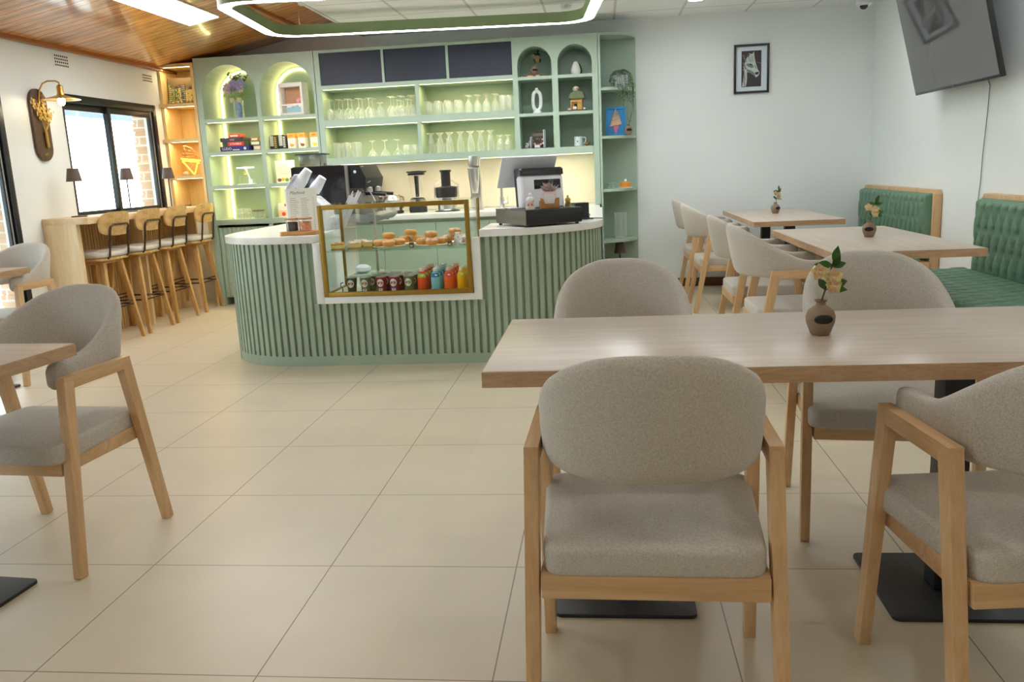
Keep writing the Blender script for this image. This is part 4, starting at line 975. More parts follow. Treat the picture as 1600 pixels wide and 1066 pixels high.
# board games
GB = [(-3.565, .285, .20, .046, ROW[1], srgb(48, 48, 128), 'blue board game box at the bottom of the stack', 'LUDO', srgb(230, 228, 240), -.075, .034),
      (-3.555, .255, .19, .042, ROW[1]+.047, srgb(56, 74, 44), 'green board game box with red name band, second in the stack', 'SCRABBLE', srgb(246, 240, 230), .0, .026),
      (-3.585, .23, .18, .038, ROW[1]+.090, srgb(66, 58, 56), 'dark brown board game box, third in the stack', '', None, 0, 0),
      (-3.568, .115, .12, .036, ROW[1]+.129, srgb(222, 92, 56), 'small orange red game box on top of the stack', '', None, 0, 0)]
for x, w, d, h, z, c, lab, tx, tc, tx0, ts in GB:
    t = thing('board_game_box', lab, 'board game', (x, 8.22, z), math.radians(2 if tx else -2), 'board games stacked in the bookcase')
    cm_ = plain('game_%d' % int(z*1000), c, .5, var=.08, scale=20)
    b = B(); box(b, -w/2, w/2, -d/2, d/2, 0, h*.62); obj('box_base', b, cm_, t)
    b = B(); box(b, -w/2-.002, w/2+.002, -d/2-.002, d/2+.002, h*.3, h, .001); obj('box_lid', b, cm_, t)
    b = B()
    if tx == 'SCRABBLE': box(b, -.075, .085, -d/2-.0032, -d/2-.002, .002, h-.002, mi=1); text(b, tx, ts, TR(.005, -d/2-.0036, h/2, FACE), mi=0)
    elif tx: box(b, -w/2+.004, -.03, -d/2-.0032, -d/2-.002, .004, h-.004, mi=2); text(b, tx, ts, TR(tx0, -d/2-.0036, h/2, FACE), mi=0); box(b, -.02, .05, -d/2-.0032, -d/2-.002, .008, .016, mi=0); lathe(b, [(.014, 0), (.014, .001)], n=16, M=TR(.105, -d/2-.002, h/2, FACE), mi=0)
    elif w > .2: box(b, -w/2+.02, -.03, -d/2-.0032, -d/2-.002, .008, h-.008, mi=2); box(b, -.02, .03, -d/2-.0032, -d/2-.002, .010, h-.01, mi=3)
    else: box(b, -.04, .04, -d/2-.0032, -d/2-.002, .010, h-.012, mi=0)
    obj('printed_side', b, [plain('print_cream', srgb(240, 232, 220), .5), plain('print_red', srgb(214, 60, 44), .5), plain('print_navy', srgb(60, 56, 92), .5), plain('print_taupe', srgb(150, 120, 112), .5)], t)
for k, (x, w, h, z, c, lab) in enumerate(((-3.375, .075, .03, ROW[1]+.09, srgb(206, 150, 80), 'small tan game packet at the wall end of the stack, topmost'), (-3.37, .10, .042, ROW[1]+.047, srgb(96, 124, 84), 'small green game packet at the wall end of the stack, middle'), (-3.355, .08, .046, ROW[1], srgb(188, 140, 96), 'small brown game packet at the wall end of the stack, bottom'))):
    t = thing('game_packet', lab, 'board game', (x, 8.24, z), 0, 'small game packets'); b = B(); box(b, -w/2, w/2, -.06, .06, 0, h, .001); obj('packet', b, plain('packet_%d' % k, c, .5, var=.25, scale=30), t)
    b = B(); box(b, -w/2+.008, w/2-.012, -.0612, -.06, .008, h-.008); obj('printed_label', b, MATS['print_cream'], t)
# coffee bags and boxes
SIL = plain('silver_foil', srgb(196, 196, 192), .35, .3); BLK = plain('coffee_black', srgb(38, 34, 32), .5); GLD = plain('bean_gold', srgb(196, 160, 96), .5)
for k, x in enumerate((-3.185, -3.095)):
    t = thing('coffee_bag', ('silver and black coffee bag with gold lettering, first in the row', 'silver and black coffee bag with pale lettering, second in the row')[k], 'bag', (x, 8.22, ROW[1]), math.radians(-12), 'coffee bags in the bookcase')
    b = B(); loft(b, [rr_ for rr_ in [[Vector((px, py, z)) for px, py in rrect(-.042*q, .042*q, -.026*q2, .026*q2, .008)] for z, q, q2 in ((0, .96, .9), (.01, 1, 1), (.10, 1, 1), (.128, .98, .45), (.136, .98, .2))]]); obj('pouch', b, BLK, t)
    b = B(); box(b, -.040, .000, -.0278, -.026, .03, .128); obj('silver_panel', b, SIL, t)
    b = B(); box(b, .002, .040, -.0275, -.026, .006, .125, mi=0)
    for q in range(6): box(b, .009, .033, -.029, -.0275, .014+q*.018, .026+q*.018, mi=1)
    box(b, -.04, -.024, -.0275, -.026, .012, .05, mi=0); obj('printed_band', b, [BLK, GLD if k == 0 else plain('pale_print', srgb(214, 210, 200), .5)], t)
for k, (x, dx) in enumerate(((-3.005, 0), (-2.90, 0), (-2.775, .0))):
    t = thing('snack_box', 'white box with orange top and %s print, %s of three' % ((('nut'), ('cocoa bean'), ('yellow fruit'))[k], ('first', 'second', 'third')[k]), 'box', (x, 8.22, ROW[1]), math.radians(-10), 'orange and white boxes in the bookcase')
    b = B(); box(b, -.04, .04, -.028, .028, 0, .143, .001); obj('carton', b, plain('carton_white', srgb(238, 232, 224), .5), t)
    b = B(); box(b, -.0405, .0405, -.0287, .0285, .098, .1435); box(b, -.02, .02, -.0295, -.0286, .112, .13, mi=1); obj('orange_top', b, [plain('carton_orange', srgb(222, 158, 72), .5), plain('carton_amber', srgb(198, 122, 40), .5)], t); b = B()
    blob(b, (.008, -.0285, .03), (.024, .0016, .015), 14, 6, mi=2); blob(b, (-.012, -.0285, .045), (.006, .0016, .006), 8, 6, mi=2)
    obj('printed_front', b, [plain('carton_orange', srgb(222, 158, 72), .5), plain('carton_amber', srgb(198, 122, 40), .5), plain('print_food_%d' % k, (srgb(226, 160, 80), srgb(130, 74, 52), srgb(228, 210, 60))[k], .5)], t)
# acrylic stand and menu card
t = thing('drink_sign', 'unlit white acrylic cocktail glass sign with a lit yellow bar', 'sign', (-3.53, 8.26, ROW[2]))
b = B(); box(b, -.09, .09, -.03, .03, 0, .008, .002); tube(b, [(-.005, 0, .17), (.045, 0, .012)], .008); tube(b, [(-.005, 0, .17), (-.015, 0, .15)], .008); box(b, .02, .06, -.01, .01, .008, .05, .003); obj('stand', b, WHITEP, t)
b = B(); box(b, -.095, .095, -.004, -.001, .008, .19); obj('clear_panel', b, CLEAR, t)
b = B(); tube(b, [(-.085, -.012, .165), (.085, -.012, .165)], .006); obj('light_bar', b, glow('yellow_bar', (1, .92, .6), 4), t)
b = B(); tube(b, [(-.03, -.012, .12), (.01, -.012, .12), (.01, -.012, .1), (-.03, -.012, .1)], .003, 6, True); obj('yellow_outline', b, plain('yellow_tube', srgb(226, 216, 60), .5), t)
t = thing('menu_card', 'upright cream card with small food pictures leaning in the bookcase', 'card', (-3.10, 8.2, ROW[2]), math.radians(4))
b = B(); box(b, -.095, .095, -.003, .003, 0, .215); obj('card', b, plain('card_cream', srgb(236, 230, 206), .6, var=.01), t)
b = B()
for q in range(7): box(b, -.07, .05-.02*(q % 3), -.0036, -.003, .085+q*.017, .089+q*.017, mi=0)
for q, x in enumerate((-.065, -.03, .01, .055)): blob(b, (x, -.004, .028+.006*(q % 2)), (.02, .002, .017), 12, 6, mi=1+q % 3)
obj('print', b, [plain('card_grey', srgb(190, 184, 160), .6), plain('food_brown', srgb(120, 84, 54), .6), plain('food_yellow', srgb(222, 196, 60), .6), plain('food_green', srgb(120, 140, 70), .6)], t)
# glass jars, bowl, biscuit box on the lowest shelf
JAR = None
for k, x in enumerate((-3.665, -3.60, -3.535)):
    for q in range(2):
        b = B(); shell_lathe(b, [(.026, 0), (.029, .006), (.029, .046), (.027, .05)], .002, n=14); o = obj('stacked_glass_cup', b, TUMBLER, None); o.location = (x, 8.22, ROW[3]+.052*q); tag(o, 'short clear cup in the little stacks on the lowest bookcase shelf', 'glass', 'stacked cups on the lowest shelf')
t = thing('glass_bowl', 'glass dish with dark rim at the end of the stacked cups', 'bowl', (-3.425, 8.22, ROW[3])); b = B(); shell_lathe(b, [(.04, 0), (.055, .01), (.058, .07)], .003, n=20); obj('dish', b, TUMBLER, t); b = B(); lathe(b, [(.06, .068), (.06, .076), (.0, .076)], n=20); obj('lid', b, plain('dark_lid', srgb(96, 78, 50), .5), t)
t = thing('biscuit_box', 'red and white carton on the lowest bookcase shelf', 'box', (-3.15, 8.2, ROW[3]), math.radians(6)); b = B(); box(b, -.05, .05, -.03, .03, 0, .135, .001); obj('carton', b, plain('carton_ivory', srgb(238, 226, 204), .5), t)
b = B(); box(b, .012, .034, -.0308, -.030, .105, .13, mi=0); obj('red_patch', b, plain('carton_red', srgb(222, 78, 56), .5), t); b = B(); box(b, -.05, .05, -.0306, -.030, .006, .066, mi=1); blob(b, (0, -.031, .03), (.02, .002, .02), 14, 6, mi=0); box(b, .034, .0506, -.0306, .03, .066, .1352, mi=1); obj('printed_front', b, [plain('carton_red', srgb(222, 78, 56), .5), plain('carton_peach', srgb(242, 200, 150), .5)], t)

# ------------------------------------------------------------------ corner shelves: picture and neon cone
t = thing('shelf_picture', 'crowded toy-like picture of shop fronts propped in the wooden corner shelves', 'picture', (-4.085, 8.24, 2.004), 0, None, math.radians(-4))
b = B(); box(b, -.15, .15, 0, .02, 0, .25, .002); obj('board', b, plain('board_dark', srgb(120, 96, 60), .6), t)
b = B(); rnd = random.Random(8); cs_ = [srgb(206, 190, 120), srgb(230, 226, 214), srgb(150, 100, 60), srgb(84, 92, 110), srgb(214, 186, 90), srgb(120, 140, 90), srgb(70, 54, 46)]
x = -.143
while x < .125:
    w = rnd.uniform(.026, .044); h = rnd.uniform(.10, .20); d = rnd.uniform(.004, .012); c = rnd.choice(range(7)); w = min(w, .146-x)
    box(b, x, x+w-.002, -d, 0, .022, h, mi=c); prism(b, [(x-.002, h), (x+w/2, h+rnd.uniform(.015, .04)), (x+w, h)], 'y', -d-.002, 0, 0, rnd.choice((2, 3, 5, 6)))
    z = .036
    while z < h-.014:
        for u in (.28, .72): box(b, x+w*u-.004, x+w*u+.004, -d-.0012, -d, z, z+.010, mi=rnd.choice((0, 1, 6, 4)))
        z += .019
    x += w
for k in range(16): xx = -.14+k*.018; blob(b, (xx, -.012, .016+rnd.uniform(0, .008)), (.007, .004, .012), 6, 5, mi=rnd.choice((0, 1, 5, 4)))
box(b, -.147, .147, -.016, 0, 0, .010, mi=2)
obj('relief', b, [plain('relief_%d' % k, c, .5) for k, c in enumerate(cs_)], t)
t = thing('neon_cone_sign', 'ice cream cone neon sign with yellow cone in the wooden corner shelves', 'neon sign', (-4.066, 8.2, 1.312), math.radians(0))
YT = glow('neon_yellow', (1, .72, .05), 1.6)
b = B(); tube(b, [(-.095, 0, .165), (.10, 0, .140)], .007); tube(b, [(-.075, 0, .13), (.02, 0, .012), (.03, 0, .012), (.07, 0, .12)], .006); tube(b, [(-.085, .0, .13), (-.085, 0, .145), (.085, 0, .125), (.085, 0, .11)], .005); obj('cone_tube', b, YT, t)
b = B()
for q, (w, z) in enumerate(((.09, .18), (.075, .21), (.055, .245))): tube(b, [(-w*.9, 0, z+.03), (-w, 0, z+.012), (-w*.7, 0, z), (0, 0, z-.004), (w*.6, 0, z-.012), (w, 0, z-.03)], .005)
tube(b, [(-.05, 0, .275), (-.06, 0, .29), (-.03, 0, .285), (.02, 0, .265), (.06, 0, .22)], .005); obj('cream_tube', b, plain('tube_coral', srgb(222, 128, 84), .4), t)
b = B(); blob(b, (-.06, -.01, .02), (.03, .02, .02), 10, 8); tube(b, [(-.06, 0, .03), (-.02, .0, .06), (.02, 0, .10), (0, 0, .13)], .003); obj('lead_wire', b, plain('clear_lead', srgb(226, 206, 176), .4), t)

# ------------------------------------------------------------------ small arches
zs_ = [2.059, 1.730, 1.410]
b = B(); box(b, -.125, .10, -.06, .06, 0, .016, .002); bk = thing('stacked_book', 'thin dark book with orange print lying under the small clay vase', 'book', (-.585, 8.2, zs_[0])); obj('cover', b, plain('book_maroon', srgb(92, 50, 40), .5), bk)
b = B(); box(b, -.08, -.03, -.0612, -.06, .003, .013); box(b, .0, .035, -.0612, -.06, .003, .013); obj('spine_print', b, plain('book_orange', srgb(236, 160, 80), .5), bk)
dup(va, (-.60, 8.2, zs_[0]+.016), math.radians(10), 'clay vase with dry cream flowers on a book in the small arch', VG)
t = thing('avocado_figure', 'white fronted egg shaped plush with dark green back in the small arch', 'toy', (-.215, 8.22, zs_[0])); b = B(); lathe(b, [(.0, 0), (.03, 0), (.046, .02), (.048, .045), (.034, .085), (.024, .108), (.012, .121), (0, .124)], n=24, sy=.8); obj('body', b, plain('plush_white', srgb(232, 230, 222), .9), t); b = B(); lathe(b, [(.0, 0), (.032, 0), (.05, .02), (.052, .046), (.038, .085), (.025, .108), (0, .118)], c=(.006, .012, 0), n=24, sy=.8); obj('back', b, plain('plush_green', srgb(60, 80, 50), .9), t)
t = thing('oval_ring_vase', 'white oval ring shaped vase with open centre', 'vase', (-.59, 8.22, zs_[1]))
b = B(); ring_ = [(.037*math.copysign(abs(math.cos(a))**.7, math.cos(a)), .0, .115+.085*math.copysign(abs(math.sin(a))**.8, math.sin(a))) for a in [2*PI*k/32 for k in range(32)]]
tube(b, ring_, .0165, 12, True); lathe(b, [(.042, 0), (.04, .018), (.024, .03), (.0, .034)], n=20); lathe(b, [(.015, .205), (.015, .232), (.01, .232), (.01, .21)], n=16); obj('body', b, plain('ceramic_white', srgb(226, 228, 226), .45), t)
t = thing('model_house', 'little wooden model cottage with green roof and owl on top', 'model', (-.21, 8.22, zs_[1]), math.radians(-6))
b = B(); box(b, -.085, .085, -.06, .06, 0, .014, .002); obj('base', b, plain('model_base', srgb(90, 66, 40), .6), t)
b = B(); box(b, -.06, .05, -.02, .05, .014, .12); box(b, -.06, -.05, -.045, -.02, .014, .09); box(b, .04, .05, -.045, -.02, .014, .09); box(b, -.06, .05, -.045, -.02, .085, .10); obj('walls', b, plain('model_wood', srgb(200, 154, 84), .6, var=.15, scale=60), t)
b = B(); prism(b, [(-.078, .115), (-.06, .165), (-.02, .185), (.02, .185), (.06, .165), (.075, .115)], 'y', -.04, .055, .003); obj('roof', b, plain('model_roof', srgb(104, 116, 84), .6, var=.2, scale=60), t)
b = B(); blob(b, (-.01, -.01, .205), (.03, .02, .024), 12, 8); blob(b, (-.022, -.028, .21), (.011, .006, .011), 8, 6); blob(b, (.004, -.028, .21), (.011, .006, .011), 8, 6); obj('owl', b, plain('model_owl', srgb(198, 186, 166), .7, var=.2, scale=80), t)
b = B(); blob(b, (-.02, -.048, .03), (.02, .012, .016), 10, 6); box(b, .06, .08, -.05, -.03, .014, .03); box(b, -.085, -.06, -.055, -.035, .014, .03); obj('snow_heaps', b, plain('model_snow', srgb(232, 232, 228), .6), t)
b = B(); box(b, -.03, .0, -.021, -.019, .018, .07); obj('door', b, plain('model_dark', srgb(46, 30, 22), .6), t)
b = B()
for q in range(6): box(b, .012, .034, -.05, -.046, .02+q*.012, .024+q*.012)
box(b, .010, .014, -.05, -.046, .014, .09); box(b, .032, .036, -.05, -.046, .014, .09); obj('ladder', b, plain('model_ladder', srgb(222, 186, 110), .6), t)
t = thing('scene_frame', 'shadow box frame with tiny shop scene and figures', 'ornament', (-.60, 8.24, zs_[2]), math.radians(-10))
b = B(); box(b, -.06, .075, -.05, .03, 0, .006); obj('base', b, BLACKP, t)
b = B(); box(b, -.06, -.055, -.05, .03, .006, .11); box(b, .07, .075, -.05, .03, .006, .17); obj('side_post', b, WHITEP, t)
b = B(); box(b, -.055, .07, .02, .028, .006, .16); obj('backdrop', b, plain('scene_brown', srgb(92, 74, 62), .6, var=.5, scale=90), t)
b = B(); rnd = random.Random(4)
for q in range(24): blob(b, (rnd.uniform(-.045, .06), rnd.uniform(-.04, .01), rnd.uniform(.012, .09)), (.009, .009, .009), 6, 5, mi=q % 3)
box(b, -.02, .03, -.045, -.02, .006, .03, mi=0); box(b, -.05, .055, .012, .02, .115, .14, mi=1); obj('figures', b, [plain('fig_white', srgb(220, 216, 214), .5), plain('fig_grey', srgb(120, 112, 108), .5), plain('fig_red', srgb(168, 72, 52), .5)], t)
t = thing('bear_ornament', 'tiny grey and white ornament beside the shadow box frame', 'ornament', (-.70, 8.17, zs_[2])); b = B(); blob(b, (0, 0, .018), (.02, .014, .018), 10, 8); blob(b, (.006, -.004, .042), (.014, .012, .012), 10, 8); obj('body', b, plain('orn_grey', srgb(170, 164, 158), .6, var=.3, scale=80), t); b = B(); tube(b, [(.012, 0, .0), (.022, 0, .05), (.03, 0, .075), (.036, 0, .05), (.036, 0, 0)], .003, 6); obj('arch_wire', b, WHITEP, t)
t = thing('mug', 'white floral mug with a tiny gold teapot by its handle, in the lowest niche', 'mug', (-.21, 8.2, zs_[2]), math.radians(-5)); b = B(); shell_lathe(b, [(.036, 0), (.04, .004), (.04, .088)], .003, n=24); obj('cup', b, plain('mug_white', srgb(206, 220, 218), .3), t)
b = B(); tube(b, [(.04, 0, .075), (.062, 0, .08), (.072, 0, .06), (.062, 0, .03), (.04, 0, .02)], .005); obj('handle', b, MATS['mug_white'], t)
b = B()
for k in range(6): a = PI/3*k; blob(b, (.014*math.cos(a)-.004, -.039, .044+.014*math.sin(a)), (.008, .003, .008), 8, 6)
obj('flower_print', b, MATS['mug_white'], t)
b = B(); blob(b, (-.004, -.041, .044), (.007, .003, .007), 8, 6); obj('flower_centre', b, GOLD, t)
t = thing('gold_teapot', 'tiny shining gold pot beside the floral mug', 'ornament', (-.13, 8.2, zs_[2])); b = B(); blob(b, (0, 0, .016), (.019, .016, .016), 12, 8); tube(b, [(.015, 0, .015), (.03, 0, .028)], .004, 6); obj('body', b, GOLD, t)
b = B(); blob(b, (-.004, 0, .06), (.012, .01, .014), 8, 6); tube(b, [(0, 0, .03), (-.004, 0, .06)], .002, 5); obj('red_sprig', b, MATS['fig_red'], t)

# ------------------------------------------------------------------ end shelf
t = thing('trailing_plant', 'white potted plant with long trailing small leaves on the end shelf', 'plant', (.20, 8.27, 1.926))
b = B(); shell_lathe(b, [(.045, 0), (.06, .01), (.066, .11)], .005, n=20); obj('pot', b, WHITEP, t)
b = B(); rnd = random.Random(21)
for k in range(480):
    a = rnd.uniform(0, 2*PI); e = rnd.uniform(-.7, 1.4); r = .10; p = Vector((r*math.cos(a)*math.cos(e)*.95, r*math.sin(a)*math.cos(e)*.8, .075+r*math.sin(e)*.85)); d = Vector((math.cos(a), math.sin(a), rnd.uniform(-.4, .6))); leaf(b, p, d, .022, .013)
obj('foliage', b, plain('ivy_leaf', srgb(112, 134, 92), .6, var=.35, scale=60), t)
b = B()
for k in range(22):
    x0 = rnd.uniform(-.05, .11); y0 = -.10+rnd.uniform(-.02, .02); ln = rnd.uniform(.06, .24) if x0 > 0 else rnd.uniform(.0, .17); q = 0
    y0 = -.185-.01*(k % 3); tube(b, [(x0*.8, -.06, .11), (x0, -.14, .09), (x0+.005, y0, .03), (x0+.01, y0, -ln)], .0012, 4)
    z = .02
    while z > -ln: leaf(b, (x0+.008, y0, z), (rnd.uniform(-1, 1), -.5, rnd.uniform(-.8, .2)), .019, .012); z -= .014
obj('trailing_stems', b, MATS['ivy_leaf'], t)
t = thing('cone_picture', 'blue framed relief of a swirled ice cream cone on the end shelf', 'picture', (.145, 8.3, 1.4935), math.radians(-2), None, math.radians(-5))
b = B(); box(b, -.095, .095, 0, .012, 0, .265); 
for x0, x1, z0, z1 in ((-.095, -.075, 0, .265), (.075, .095, 0, .265), (-.075, .075, .245, .265), (-.075, .075, 0, .02)): box(b, x0, x1, -.014, 0, z0, z1, .003)
obj('frame', b, plain('frame_blue', srgb(36, 132, 190), .5, var=.2, scale=10), t)
b = B()
for q in range(9): u = q/8; w = .046*(1-u)**.8+.006; z = .095+.135*u; tube(b, [(-w, -.006, z-.006), (-w*.3, -.018, z+.002), (w*.4, -.018, z+.008), (w, -.006, z+.014)], .0085*(1-.5*u), 8)
obj('ice_cream_swirl', b, plain('swirl_peach', srgb(236, 198, 164), .6, var=.12, scale=60), t)
b = B(); loft(b, [[Vector((px*s+(1-s)*.0, -.004+py, z)) for px, py in rrect(-.032, .032, -.012, .004, .004)] for z, s in ((.018, .18), (.092, 1))]); obj('cone', b, plain('cone_pink', srgb(208, 120, 164), .6), t)
dup(va, (.262, 8.2, 1.491), math.radians(5), 'small clay vase with a bare twig beside the blue cone picture', VG)
def top_of(o):
    while o.parent: o = o.parent
    return o
for o in [o for o in bpy.data.objects if o.type == 'MESH' and o.name.startswith(('leaves', 'flower', 'inner_petals')) and top_of(o).get('label', '').startswith('small clay vase with a bare')]: bpy.data.objects.remove(o)
t = thing('cake_ornament', 'orange cake with white topping on a white plate, end shelf', 'ornament', (.225, 8.24, 1.001)); b = B(); lathe(b, [(.0, 0), (.062, 0), (.066, .008), (0, .009)], n=24); obj('plate', b, WHITEP, t); b = B(); lathe(b, [(.0, .009), (.05, .009), (.053, .02), (.053, .05), (.046, .056), (0, .058)], n=24); obj('cake', b, plain('cake_orange', srgb(222, 142, 44), .6), t); b = B(); blob(b, (0, 0, .066), (.014, .014, .012), 10, 8); blob(b, (0, 0, .08), (.008, .008, .008), 8, 6); obj('topping', b, WHITEP, t)
t = thing('cake_stand', 'small white footed dish beside the orange cake', 'ornament', (.088, 8.26, 1.003)); b = B(); lathe(b, [(.03, .036), (.045, .048), (.043, .05), (.0, .042)], n=20); obj('dish', b, plain('pale_green_dish', srgb(190, 206, 198), .4), t); b = B()
for k in range(4): a = PI/4+PI/2*k; bar(b, (.036*math.cos(a), .036*math.sin(a), 0), (.02*math.cos(a), .02*math.sin(a), .042), (.008, .008), bev=0)
obj('foot', b, MATS['pale_green_dish'], t)
t = thing('glass_cylinder_vase', 'tall empty clear glass cylinder on the end shelf', 'vase', (.17, 8.26, .521)); b = B(); shell_lathe(b, [(.058, 0), (.06, .01), (.06, .25)], .004, n=28); obj('vase_body', b, TUMBLER, t)

# ------------------------------------------------------------------ on the counter, window side
zc = .862
t = thing('serving_tray', 'small wooden tray holding two lidded jars beside the menu stand', 'tray', (-1.985, 5.43, zc), math.radians(2))
b = B(); slab(b, -.135, .115, -.055, .065, 0, .026, .03, .006); obj('tray_body', b, wood('tray_wood', srgb(216, 160, 92), srgb(190, 128, 66), .45, (1, 8, 8), 3), t)
LIDW = wood('jar_lid', srgb(208, 160, 112), srgb(188, 134, 84), .5, (2, 8, 8), 3)
for k, (x, lab, c) in enumerate(((-.06, 'glass jar of dark coffee beans with a wooden lid, on the tray', srgb(62, 34, 28)), (.03, 'glass jar of orange sweets with a wooden lid, on the tray', srgb(232, 140, 92)))):
    t = thing('storage_jar', lab, 'jar', (-1.985+x, 5.435, zc+.027), 0, 'lidded jars on the tray')
    b = B(); shell_lathe(b, [(.038, 0), (.042, .006), (.042, .074)], .002, n=24); obj('glass_body', b, CLEAR, t)
    b = B(); lathe(b, [(.0, .003), (.039, .003), (.039, .056), (.03, .060), (0, .06)], n=20)
    if k:
        rnd = random.Random(2)
        for q in range(26): a = rnd.uniform(0, 2*PI); blob(b, (.034*math.cos(a), .034*math.sin(a), rnd.uniform(.01, .058)), (.007, .007, .007), 7, 5, mi=q % 2)
    obj('contents', b, [plain('jar_%d' % k, c, .6, var=.25, scale=70), plain('sweet_pale', srgb(246, 214, 186), .5)], t)
    b = B(); lathe(b, [(.0, .074), (.046, .074), (.047, .079), (.046, .086), (0, .087)], n=24); obj('lid', b, LIDW, t)
t = thing('menu_stand', 'upright printed menu in a clear stand behind the jar tray', 'menu', (-2.035, 5.62, zc), 0, None, math.radians(-4))
b = B(); box(b, -.112, .112, -.003, .003, 0, .305); box(b, -.112, .112, -.03, .04, 0, .004); obj('clear_stand', b, CLEAR, t)
b = B(); box(b, -.108, .108, -.0042, -.0032, .006, .302); obj('sheet', b, plain('menu_paper', srgb(240, 240, 230), .6, var=.01), t)
b = B(); text(b, 'Playfood', .030, TR(-.03, -.0044, .272, FACE), .0002, 0, .25); rnd = random.Random(6)
for q in range(18):
    z = .232-q*.0122
    for x0, x1 in ((-.085, -.02), (-.005, .06)): box(b, x0, x1-rnd.uniform(0, .03), -.0046, -.0043, z, z+.0035, mi=1)
    box(b, .078, .088, -.0046, -.0043, z, z+.0035, mi=1)
obj('print', b, [plain('menu_ink', srgb(110, 120, 112), .6), plain('menu_text', srgb(178, 180, 166), .6)], t)
# cup dispenser with tilted stacks, straws
t = thing('cup_dispenser', 'white slanted cup dispenser behind the menu stand', 'dispenser', (-2.06, 5.86, zc))
b = B(); prism(b, [(-.14, 0), (.14, 0), (.14, .16), (.05, .24), (-.12, .24), (-.13, .303), (-.14, .303)], 'y', -.10, .10, .006); obj('body', b, WHITEP, t)
b = B()
for s in (-.045, .045):
    a = math.radians(38); d = Vector((math.sin(a), 0, math.cos(a))); 
    bar(b, Vector((-.135, s, .30)), Vector((-.135, s, .30))+d*.12, (.006, .09), None, (0, 0, 1), 0)
obj('guide_plate', b, WHITEP, t)
CUPW = plain('paper_cup', srgb(236, 238, 244), .6, var=.01)
a = math.radians(38); d = Vector((math.sin(a), 0, math.cos(a)))
def cupstack(x, y, z0, n, tag_):
    for k in range(n):
        b = B(); M_ = Matrix.Translation(Vector((x, y, z0))+d*(k*.016)) @ Matrix.Rotation(a, 4, 'Y')
        lathe(b, [(.0397, 0), (.042, .0), (.042, .003), (.040, .006), (.0292, .085), (.0, .085), (.0, .0836), (.0277, .0836), (.0385, .006), (.0397, 0)], n=20, M=M_, cap=False); o = obj('paper_cup', b, CUPW); tag(o, tag_, 'cup', 'stacked paper cups in the slanted dispenser')
cupstack(-2.122, 5.81, 1.168, 5, 'white paper cup in the taller tilted stack of the dispenser')
cupstack(-2.035, 5.90, 1.138, 3, 'white paper cup in the shorter tilted stack of the dispenser')
t = thing('straw_holder', 'clear box of white paper straws beside the cup dispenser', 'straw holder', (-1.86, 5.9, zc))
b = B(); box(b, -.055, .13, -.05, .05, 0, .003); box(b, -.055, .13, -.05, -.047, .003, .14); box(b, -.055, .13, .047, .05, .003, .14); box(b, -.055, -.052, -.047, .047, .003, .14); box(b, .127, .13, -.047, .047, .003, .14); obj('box', b, CLEAR, t)
rnd = random.Random(9)
for k in range(12):
    b = B(); x = -.042+.0115*(k % 6); y = -.022+.045*(k//6)+rnd.uniform(-.003, .003); l = rnd.uniform(.88, 1.12); tube(b, [(x, y, .006), (x+.135*l, y, .006+.235*l)], .0042, 7)
    o = obj('straw', b, CUPW, None, loc=(-1.86, 5.9, zc)); tag(o, 'white paper straw leaning out of the clear box by the display case', 'straw', 'straws in the clear box')

# espresso machine and grinder
em = thing('espresso_machine', 'large black and steel espresso machine standing side on at the counter arm', 'espresso machine', (0, 0, 0))
for y0 in (6.46, 7.035): b = B(); box(b, -2.40, -1.975, y0, y0+.015, .955, 1.312, .004); obj('side_panel', b, plain('black_gloss', (.012, .012, .014), .12), em)
b = B(); box(b, -2.38, -1.98, 6.48, 7.03, .95, 1.30, .006); box(b, -2.39, -2.0, 6.47, 7.04, 1.30, 1.318, .004); obj('body', b, BLACKP, em)
b = B(); box(b, -1.975, -1.95, 6.465, 7.045, .93, 1.31, .003); box(b, -1.955, -1.86, 6.5, 7.0, .93, 1.10, .004); obj('front_steel', b, plain('satin_grey', srgb(128, 124, 118), .4, .4), em)
b = B(); prism(b, [(-1.955, 1.135), (-1.955, 1.312), (-1.865, 1.312), (-1.815, 1.21), (-1.83, 1.135)], 'y', 6.49, 7.02, .004); obj('head_panel', b, plain('soft_black', (.016, .018, .018), .55, spec=.25), em)
b = B(); box(b, -1.862, -1.858, 6.52, 6.6, 1.285, 1.30); blob(b, (-1.90, 6.488, 1.26), (.012, .004, .012), 12, 8); obj('indicator', b, plain('indicator_white', srgb(220, 228, 236), .3), em)
b = B(); prism(b, [(-2.26, .872), (-1.76, .872), (-1.72, .905), (-1.72, .925), (-2.26, .955)], 'y', 6.47, 7.04, .004); obj('drip_base', b, plain('base_grey', srgb(150, 150, 152), .35, .6), em)
b = B()
for x in (-2.2, -1.8):
    for y in (6.52, 6.98): lathe(b, [(.02, .862), (.018, .873)], c=(x, y, 0), n=12)
obj('foot', b, BLACKP, em)
for y in (6.62, 6.86):
    b = B(); lathe(b, [(.035, 1.10), (.035, 1.135), (.03, 1.14)], c=(-1.84, y, 0), n=18); p = obj('group_head', b, STEEL, em)
    b = B(); lathe(b, [(.034, 1.075), (.034, 1.10)], c=(-1.84, y, 0), n=18); tube(b, [(-1.81, y, 1.087), (-1.70, y, 1.075)], .013, 10); obj('portafilter', b, BLACKP, em)
b = B(); tube(b, [(-1.86, 6.55, 1.13), (-1.80, 6.53, 1.10), (-1.765, 6.52, 1.03), (-1.76, 6.52, .96)], .006, 8); tube(b, [(-1.86, 6.55, 1.16), (-1.80, 6.55, 1.185)], .006, 8); obj('steam_wand', b, STEEL, em)
gr = thing('coffee_grinder', 'coffee grinder with dark clear hopper rising behind the espresso machine', 'grinder', (-2.49, 7.22, .872))
